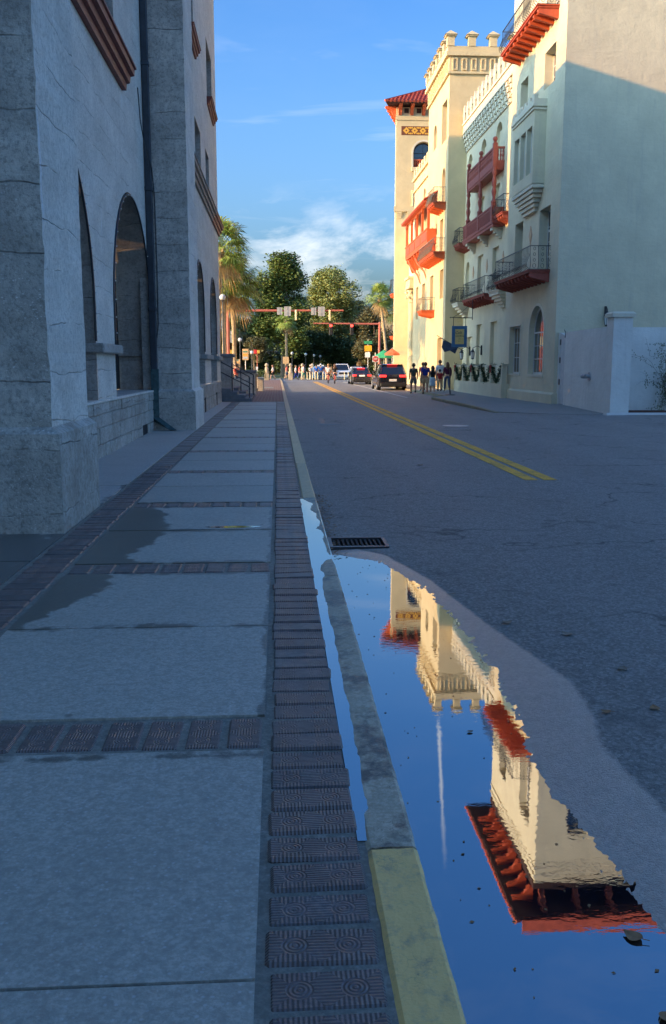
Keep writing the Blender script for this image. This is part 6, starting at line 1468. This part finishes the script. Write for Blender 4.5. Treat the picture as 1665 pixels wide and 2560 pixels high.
for k, x in enumerate(BXs):
    o = thing('traffic_post', 'slim cream traffic post, %s from the left in the row across the street' % ORD[k], 'bollard', (x, 104, 0.01), 'row of cream traffic posts across the street')
    MB().tube([(x, 104, .02), (x, 104, .92)], .055, 8).build('tube', 'post_cream', o); MB().lathe([(.12, 0), (.12, .03), (.07, .06)], (x, 104, .012), 8).build('foot', 'signal_black', o)
stripe(-1.0, 13, 103.2, 103.55, 'line_white', 'road_marking', .026)

# ------------------------------------------------------------------ vehicles
def loft(b, secs):
    n = len(secs[0]); o = len(b.v)
    for s_ in secs: b.v += s_
    for i in range(len(secs) - 1):
        for j in range(n): b.f.append((o + i * n + j, o + i * n + (j + 1) % n, o + (i + 1) * n + (j + 1) % n, o + (i + 1) * n + j))
    b.f.append(tuple(o + j for j in range(n))[::-1]); b.f.append(tuple(o + (len(secs) - 1) * n + j for j in range(n)))
def car(name, label, cat, x, y, L_, W, H, paint, kind, sgn=1, lights='lamp_tail', group='cars on the street'):
    """sgn +1: tail toward the camera; -1: nose toward the camera. Local s runs from tail (0) to nose (L)"""
    o = thing(name, label, cat, (x, y, 0.018), group); g = 0.018
    P = lambda s_, w, z: (x + w, y + sgn * s_, z + g)
    belt = H * (.60 if kind != 'sedan' else .64); cl = .22 if kind != 'sedan' else .17
    if kind == 'sedan': deck = [(0, .50, .80), (.06, .62, .92), (.5, .66, .98), (1.2, .68, 1.0), (L_ - 1.5, .67, 1.0), (L_ - .9, .62, .98), (L_ - .25, .52, .92), (L_, .42, .80)]
    elif kind == 'pickup': deck = [(0, .52, .92), (.06, .58, .97), (1.0, .60, 1.0), (2.2, .60, 1.0), (L_ - 1.6, .60, 1.0), (L_ - .4, .57, .97), (L_ - .1, .53, .92), (L_, .46, .86)]
    else: deck = [(0, .50, .86), (.05, .60, .95), (.5, .62, 1.0), (1.4, .62, 1.0), (L_ - 1.6, .62, 1.0), (L_ - .8, .60, .98), (L_ - .2, .52, .92), (L_, .44, .82)]
    b = MB(); secs = []
    for s_, zf, wf in deck:
        zt = H * zf; w = W / 2 * wf; zb = cl + (.10 if s_ < .03 or s_ > L_ - .03 else 0)
        secs.append([P(s_, -w * .93, zb), P(s_, -w, zb + .14), P(s_, -w, zt - .24), P(s_, -w * .97, zt - .08), P(s_, -w * .86, zt), P(s_, w * .86, zt), P(s_, w * .97, zt - .08), P(s_, w, zt - .24), P(s_, w, zb + .14), P(s_, w * .93, zb)])
    loft(b, secs); b.build('body', paint, o, smooth=False, bevel=0.02)
    # cabin: glass house with painted roof and pillars
    if kind == 'sedan': c0, c1, r0, r1 = .55, L_ - 1.35, 1.25, L_ - 2.15
    elif kind == 'pickup': c0, c1, r0, r1 = 2.0, L_ - 1.5, 2.2, L_ - 2.2
    else: c0, c1, r0, r1 = .10, L_ - 1.35, .55, L_ - 2.15
    wb, wr = W / 2 * .86, W / 2 * .66; zb = H * .60; zr = H - .05
    cb_ = MB().add([P(c0, -wb, zb), P(c0, wb, zb), P(c1, wb, zb), P(c1, -wb, zb), P(r0, -wr, zr), P(r0, wr, zr), P(r1, wr, zr), P(r1, -wr, zr)], [(0, 3, 2, 1), (4, 5, 6, 7), (0, 1, 5, 4), (1, 2, 6, 5), (2, 3, 7, 6), (3, 0, 4, 7)]).build('windows', 'car_glass', o)
    rf = MB(); secs = []
    for s_, k in ((r0 - .12, .0), (r0 + .1, .8), ((r0 + r1) / 2, 1.0), (r1 - .1, .8), (r1 + .1, 0)):
        zz = zr + .05 * k - .02; w = wr + .03
        secs.append([P(s_, -w, zz - .05), P(s_, -w * .9, zz + .01), P(s_, w * .9, zz + .01), P(s_, w, zz - .05)])
    loft(rf, secs); rf.build('roof', paint, o)
    for sd in (-1, 1):
        for (sa, sb) in ((c0, r0), (c1, r1), ((c0 + c1) / 2, (r0 + r1) / 2)):
            MB().tube([P(sa, sd * (wb + .005), zb), P(sb, sd * (wr + .01), zr)], .045, 5).build('pillar', paint, o)
    for sd in (-1, 1):
        for s_ in (.85, L_ - .92):
            r = .37 if kind != 'sedan' else .33; cx, cy = x + sd * (W / 2 - .13), y + sgn * s_
            t_ = MB().tube([(cx - .12, cy, g + r), (cx + .12, cy, g + r)], r, 18).build('wheel', 'black_rubber', o); MB().tube([(cx + sd * .115, cy, g + r), (cx + sd * .13, cy, g + r)], r * .62, 14).build('rim', 'galvanised', t_)
        MB().box(*sorted((x + sd * W * .52, x + sd * W * .46)), *sorted((y + sgn * (L_ - 2.0), y + sgn * (L_ - 1.85))), g + zb + .02, g + zb + .2).build('mirror', paint, o, bevel=.02)
    ye = -.025 * sgn
    if sgn > 0:
        for sd in (-1, 1):
            MB().box(*sorted((x + sd * W * .44, x + sd * W * (.22 if kind != 'sedan' else .26))), y - .03, y + .05, g + H * .50, g + H * .575).build('tail_light', lights, o, bevel=.012)
            MB().box(*sorted((x + sd * W * .40, x + sd * W * .24)), y - .025, y + .03, g + .30, g + .40).build('exhaust_trim', 'chrome', o, bevel=.012)
        MB().box(x - .25, x + .25, y - .022, y + .02, g + H * (.34 if kind != 'sedan' else .47), g + H * (.34 if kind != 'sedan' else .47) + .15).build('licence_plate', 'sign_white', o)
        MB().box(x - W * .42, x + W * .42, y - .05, y + .2, g + .27, g + .52).build('bumper', 'signal_black' if kind != 'sedan' else paint, o, bevel=.03)
        MB().box(x - .34, x + .34, y + r0 - .18, y + r0 - .10, g + zr - .03, g + zr + .0).build('brake_light', 'lamp_tail', o)
    else:
        for sd in (-1, 1): MB().box(*sorted((x + sd * W * .44, x + sd * W * .26)), y - L_ - .02, y - L_ + .1, g + H * .40, g + H * .47).build('headlight', 'globe_glass', o, bevel=.012)
        MB().box(x - W * .24, x + W * .24, y - L_ - .02, y - L_ + .1, g + H * .33, g + H * .46).build('grille', 'signal_black', o); MB().box(x - W * .45, x + W * .45, y - L_ - .06, y - L_ + .2, g + .26, g + .48).build('bumper', paint, o, bevel=.03)
    return o
car('parked_suv', 'black luxury suv with lit tail lights beside the walking group', 'car', 7.65, 60.4, 5.0, 1.98, 1.76, 'paint_black', 'suv')
car('sedan_car', 'dark grey sedan with lit tail lights waiting ahead of the suv', 'car', 7.35, 79.5, 4.8, 1.86, 1.46, 'paint_charcoal', 'sedan')
pc = car('patrol_car', 'pale blue car with a white roof bar facing us behind the traffic posts', 'car', 5.0, 111.5, 4.9, 1.9, 1.55, 'paint_blue', 'sedan', -1)
MB().box(4.5, 5.5, 108.4, 108.8, 1.56, 1.72).build('roof_bar', 'sign_white', pc, bevel=.03)
car('pickup_truck', 'white pickup truck facing us at the crossing', 'truck', 7.7, 113, 5.6, 2.0, 1.86, 'paint_white', 'pickup', -1)
car('far_car', 'silver white car half hidden behind the dark sedan', 'car', 9.9, 117, 4.7, 1.85, 1.5, 'paint_white', 'sedan', -1)
car('far_car', 'dark car crossing farthest away under the trees', 'car', 10.9, 126, 4.8, 1.9, 1.6, 'paint_dark', 'suv', -1)
car('far_car', 'dark suv waiting behind the white pickup', 'car', 9.1, 127, 4.8, 1.9, 1.65, 'paint_dark', 'suv', -1)

# ------------------------------------------------------------------ people
def skin_mesh(verts, edges, radii, sub=1):
    me = bpy.data.meshes.new('s'); me.from_pydata(verts, edges, []); ob = bpy.data.objects.new('s', me); COL.objects.link(ob)
    sk = ob.modifiers.new('k', 'SKIN'); sk.use_smooth_shade = True
    for i, r in enumerate(radii): me.skin_vertices[0].data[i].radius = r if isinstance(r, tuple) else (r, r)
    me.skin_vertices[0].data[0].use_root = True
    sb = ob.modifiers.new('b', 'SUBSURF'); sb.levels = sub; sb.render_levels = sub
    dg = bpy.context.evaluated_depsgraph_get(); out = bpy.data.meshes.new_from_object(ob.evaluated_get(dg))
    bpy.data.objects.remove(ob); bpy.data.meshes.remove(me)
    return out
def person(label, x, y, h, face, top, bottom, hair, skin='skin_light', stride=.25, shorts=False, skirt=False, sleeves='short', arms=(.05, -.05), z=0.018, group='people walking together', longhair=False, pack=None, hat=None, sit=False, bag=None, shoes='cloth_black'):
    """face: heading angle, 0 = away from the camera (+Y)"""
    o = thing('person', label, 'person', (x, y, z), group)
    k = h / 1.75; cf, sf = math.cos(face), math.sin(face)
    def W(a, b, c): return (x + (a * cf - b * sf) * k, y + (a * sf + b * cf) * k, z + c * k)      # a right, b forward, c up
    st = stride
    if sit: fl, fr_ = (-.11, .32, .42), (.11, .30, .30); kl, kr_ = (-.11, .36, .80), (.12, .38, .70); hipz = .92
    else: fl, fr_ = (-.09, st, .07), (.09, -st, .09 if st < .2 else .14); kl, kr_ = (-.10, st * .62 + .03, .50), (.10, -st * .35 + .02, .50); hipz = .94
    al, ar = arms
    J = [W(0, 0, hipz), W(0, .0, 1.18), W(0, .0, 1.38), W(0, .01, 1.50), W(0, .02, 1.60), W(0, .02, 1.70),
         W(-.10, 0, hipz - .06), W(*kl), W(*fl), W(fl[0], fl[1] + .13, fl[2] - .04), W(.10, 0, hipz - .06), W(*kr_), W(*fr_), W(fr_[0], fr_[1] + .13, fr_[2] - .04),
         W(-.18, 0, 1.40), W(-.225, al * .5, 1.14), W(-.22, al + .06, .90), W(-.215, al + .10, .80), W(.18, 0, 1.40), W(.225, ar * .5, 1.14), W(.22, ar + .06, .90), W(.215, ar + .10, .80)]
    E_ = [(0, 1), (1, 2), (2, 3), (3, 4), (4, 5), (0, 6), (6, 7), (7, 8), (8, 9), (0, 10), (10, 11), (11, 12), (12, 13), (2, 14), (14, 15), (15, 16), (16, 17), (2, 18), (18, 19), (19, 20), (20, 21)]
    Rr = [(.14, .10), (.13, .09), (.14, .10), .052, (.078, .09), (.07, .08), .09, .066, .050, .036, .09, .066, .050, .036, .055, .042, .034, .026, .055, .042, .034, .026]
    Rr = [(r[0] * k, r[1] * k) if isinstance(r, tuple) else (r * k, r * k) for r in Rr]
    def put(me, name, mat):
        me.materials.clear(); me.materials.append(MATS[mat]); me.transform(Matrix.Translation((-x, -y, -z))); q = bpy.data.objects.new(name, me); COL.objects.link(q); q.parent = o
        me.polygons.foreach_set('use_smooth', [True] * len(me.polygons)); return q
    put(skin_mesh(J, E_, Rr, 1), 'body', skin)
    # shirt over the torso and upper arms
    lerp = lambda a, b, f: tuple(a[i] + (b[i] - a[i]) * f for i in range(3))
    T = [lerp(J[0], J[1], .05), J[1], J[2], lerp(J[2], J[3], .55), J[14], lerp(J[14], J[15], .75), J[18], lerp(J[18], J[19], .75)]
    TE = [(0, 1), (1, 2), (2, 3), (2, 4), (4, 5), (2, 6), (6, 7)]; TR = [(.175, .135), (.165, .125), (.17, .13), (.075, .07), .078, .066, .078, .066]
    if sleeves == 'long': T += [lerp(J[15], J[16], .95), lerp(J[19], J[20], .95)]; TE += [(5, 8), (7, 9)]; TR += [.052, .052]
    if sleeves == 'none': TE = [(0, 1), (1, 2), (2, 3), (2, 4), (2, 6)]; T = T[:5] + [J[18]]; TE = [(0, 1), (1, 2), (2, 3), (2, 4), (2, 5)]; TR = TR[:4] + [.062, .062]
    TR = [(r[0] * k, r[1] * k) if isinstance(r, tuple) else (r * k, r * k) for r in TR]
    put(skin_mesh(T, TE, TR, 1), 'shirt', top)
    if skirt:
        b = MB(); n = 14; rows = []
        for zc, rx, ry in ((hipz + .10, .15, .12), (hipz - .05, .19, .15), (.62, .20, .17), (.50, .21, .18)):
            rows.append([W(rx * math.cos(6.283 * q / n), ry * math.sin(6.283 * q / n) + .02, zc) for q in range(n)])
        loft(b, rows); b.build('skirt', bottom, o, smooth=True)
        leg = [lerp(J[6], J[7], .5), J[7], lerp(J[7], J[8], .93)], [lerp(J[10], J[11], .5), J[11], lerp(J[11], J[12], .93)]
        for l_ in leg: put(skin_mesh(list(l_), [(0, 1), (1, 2)], [(.07 * k,) * 2, (.062 * k,) * 2, (.05 * k,) * 2], 1), 'legging', 'cloth_black')
    else:
        f = .88 if shorts else 1.0
        Bv = [lerp(J[0], J[1], .12), J[0], J[6], lerp(J[6], J[7], f), J[10], lerp(J[10], J[11], f)]; BE = [(0, 1), (1, 2), (2, 3), (1, 4), (4, 5)]; BRd = [(.155, .12), (.16, .13), .115, .105 if shorts else .09, .125, .105 if shorts else .09]
        if not shorts: Bv += [lerp(J[7], J[8], .95), lerp(J[11], J[12], .95)]; BE += [(3, 6), (5, 7)]; BRd += [.07, .07]
        BRd = [(r[0] * k, r[1] * k) if isinstance(r, tuple) else (r * k, r * k) for r in BRd]
        put(skin_mesh(Bv, BE, BRd, 1), 'shorts' if shorts else 'trousers', bottom)
    for a_, b_ in ((8, 9), (12, 13)):
        put(skin_mesh([lerp(J[a_], J[b_], -.35), J[a_], lerp(J[a_], J[b_], 1.15)], [(0, 1), (1, 2)], [(.05 * k, .05 * k)] * 3, 1), 'shoe', shoes)
    hr = MB().ball(W(0, -.012, 1.655), .102 * k, 12, 8, 1.12)
    if longhair: hr.lathe([(.06 * k, -.32 * k), (.115 * k, -.2 * k), (.12 * k, -.02 * k), (.08 * k, .06 * k)], W(0, -.05, 1.62), 10, 1.0, .7)
    hr.build('hair', hair, o, smooth=True)
    fc = MB().ball(W(0, .055, 1.635), .085 * k, 10, 8, 1.2); fc.ball(W(0, .145, 1.63), .018 * k, 6, 4)
    for sd in (-1, 1): fc.ball(W(sd * .105, .02, 1.635), .024 * k, 6, 4)
    fc.build('face', skin, o, smooth=True)
    if hat: MB().lathe([(.19 * k, 0), (.12 * k, .02 * k), (.115 * k, .10 * k), (.04 * k, .14 * k)], W(0, 0, 1.70), 12).build('hat', hat, o)
    if pack: MB().frustum(-.01, .01, -.01, .01, 0, -.01, .01, -.01, .01, .01); pk = MB(); vs = [W(a, b, c) for a, b, c in ((-.15, -.13, .98), (.15, -.13, .98), (.15, -.30, .98), (-.15, -.30, .98), (-.13, -.12, 1.40), (.13, -.12, 1.40), (.12, -.25, 1.40), (-.12, -.25, 1.40))]; pk.add(vs, [(0, 3, 2, 1), (4, 5, 6, 7), (0, 1, 5, 4), (1, 2, 6, 5), (2, 3, 7, 6), (3, 0, 4, 7)]).build('backpack', pack, o, bevel=.03)
    if bag:
        q = W(-.27, .05, .55); MB().frustum(q[0] - .10, q[0] + .10, q[1] - .06, q[1] + .06, q[2] - .05, q[0] - .13, q[0] + .13, q[1] - .04, q[1] + .04, q[2] + .28).build('shopping_bag', bag, o)
    return o
person('man in an olive shirt and grey shorts, leftmost of the walking group', 7.95, 53.2, 1.76, .05, 'cloth_olive', 'cloth_grey', 'hair_dark', 'skin_tan', .20, True, arms=(.05, -.1))
person('man in a royal blue polo and khaki shorts in the walking group', 8.52, 52.4, 1.82, -.05, 'cloth_blue', 'cloth_khaki', 'hair_brown', 'skin_tan', .17, True, arms=(-.1, .1))
person('woman in a black top with a pale skirt and dark leggings', 9.05, 53.0, 1.62, 0, 'cloth_black', 'cloth_skyblue', 'hair_dark', 'skin_light', .12, False, True, 'none', longhair=True, shoes='cloth_white')
person('man in a pale blue shirt at the back of the walking group', 10.05, 56.2, 1.86, 0, 'cloth_pale', 'cloth_tan', 'hair_brown', 'skin_light', .15, False, False, 'long', z=SW)
person('small boy with a red backpack in the walking group', 9.75, 54.6, 1.30, 0, 'cloth_red', 'cloth_tan', 'hair_dark', 'skin_light', .08, False, z=SW, pack='cloth_red')
person('woman in maroon with long brown hair, rightmost of the walking group', 10.25, 54.8, 1.72, .1, 'cloth_maroon', 'cloth_denim', 'hair_brown', 'skin_light', .22, False, False, 'long', longhair=True, z=SW, shoes='cloth_tan')
person('person mostly hidden behind the man in blue', 8.95, 56.0, 1.72, 0, 'cloth_coral', 'cloth_tan', 'hair_brown', 'skin_tan', .1, True, z=SW)
W_ = [('woman in a white top and dark shorts, leftmost walker at the crossing', -.55, 'cloth_white', 'cloth_black', 'hair_brown', True, 1.5), ('person in coral and light denim striding over the crossing', 1.05, 'cloth_coral', 'cloth_denim', 'hair_dark', True, -1.5), ('person in white and navy striding over the crossing', 2.1, 'cloth_white', 'cloth_blue', 'hair_fair', False, -1.5), ('person with a red bag behind the white-shirted walker', 2.5, 'cloth_coral', 'cloth_denim', 'hair_dark', False, -1.5),
      ('person in pale grey and green trousers left of the posts', 3.0, 'cloth_pale', 'cloth_teal', 'hair_dark', False, -1.5), ('person in a white hat and pale shirt by the posts', 3.85, 'cloth_pale', 'cloth_denim', 'hair_fair', False, .2), ('person in a bright blue jacket by the posts', 4.45, 'cloth_royal', 'cloth_black', 'hair_dark', False, .2), ('person in a blue jacket and white cap by the posts', 5.0, 'cloth_royal', 'cloth_denim', 'hair_dark', False, .3), ('person in dark red by the posts', 5.65, 'cloth_maroon', 'cloth_black', 'hair_dark', False, -.3)]
for i, (lb, x, tp, bt, hr, sh, fc_) in enumerate(W_):
    person(lb, x * 1.0, 105.5 + (i % 3) * .8, 1.72 + .06 * math.sin(i * 2.1), fc_, tp, bt, hr, 'skin_light', .30 if i < 5 else .12, sh, False, 'short', group='people on the crossing', hat='cloth_white' if i in (5, 7) else None, longhair=i in (0, 1))
person('person in a pink top standing behind the handrail', -2.55, 56.8, 1.65, 1.0, 'cloth_coral', 'cloth_denim', 'hair_dark', 'skin_light', .1, group='people on the crossing', z=SW)
def cyclist(label, x, y, top, hair, lb2):
    bk = thing('bicycle', lb2, 'bicycle', (x, y, .018), 'bicycles ridden away up the street'); g = .018
    for s_ in (-.52, .52):
        t_ = MB().tube([(x, y + s_ + .33 * math.cos(a * .3491), g + .345 + .33 * math.sin(a * .3491)) for a in range(19)], .022, 5).build('wheel', 'black_rubber', bk)
        MB().tube([(x - .03, y + s_, g + .345), (x + .03, y + s_, g + .345)], .03, 6).build('hub', 'galvanised', t_)
    MB().tube([(x, y - .52, g + .345), (x, y - .15, g + .85), (x, y + .38, g + .88), (x, y + .52, g + .345)], .022, 5).tube([(x, y - .15, g + .85), (x, y, g + .30), (x, y + .38, g + .82)], .022, 5).tube([(x, y - .52, g + .345), (x, y, g + .30)], .018, 5).build('frame', 'sign_red', bk)
    MB().tube([(x - .28, y + .30, g + 1.04), (x, y + .38, g + 1.0), (x + .28, y + .30, g + 1.04)], .018, 5).build('handlebar', 'iron', bk); MB().box(x - .09, x + .09, y - .28, y - .02, g + .90, g + .97).build('saddle', 'black_rubber', bk, bevel=.02)
    person(label, x, y - .12, 1.74, 0, top, 'cloth_denim', hair, 'skin_light', 0, True, False, 'short', arms=(.25, .25), sit=True, z=.06, group='cyclists riding away', longhair=hair != 'hair_fair')
cyclist('cyclist in a white shirt riding on the left of a pair', 4.65, 84.2, 'cloth_white', 'hair_fair', 'left of the two bicycles ridden up the street'); cyclist('cyclist in black with long hair riding on the right of a pair', 5.15, 82.6, 'cloth_black', 'hair_brown', 'right of the two bicycles ridden up the street')
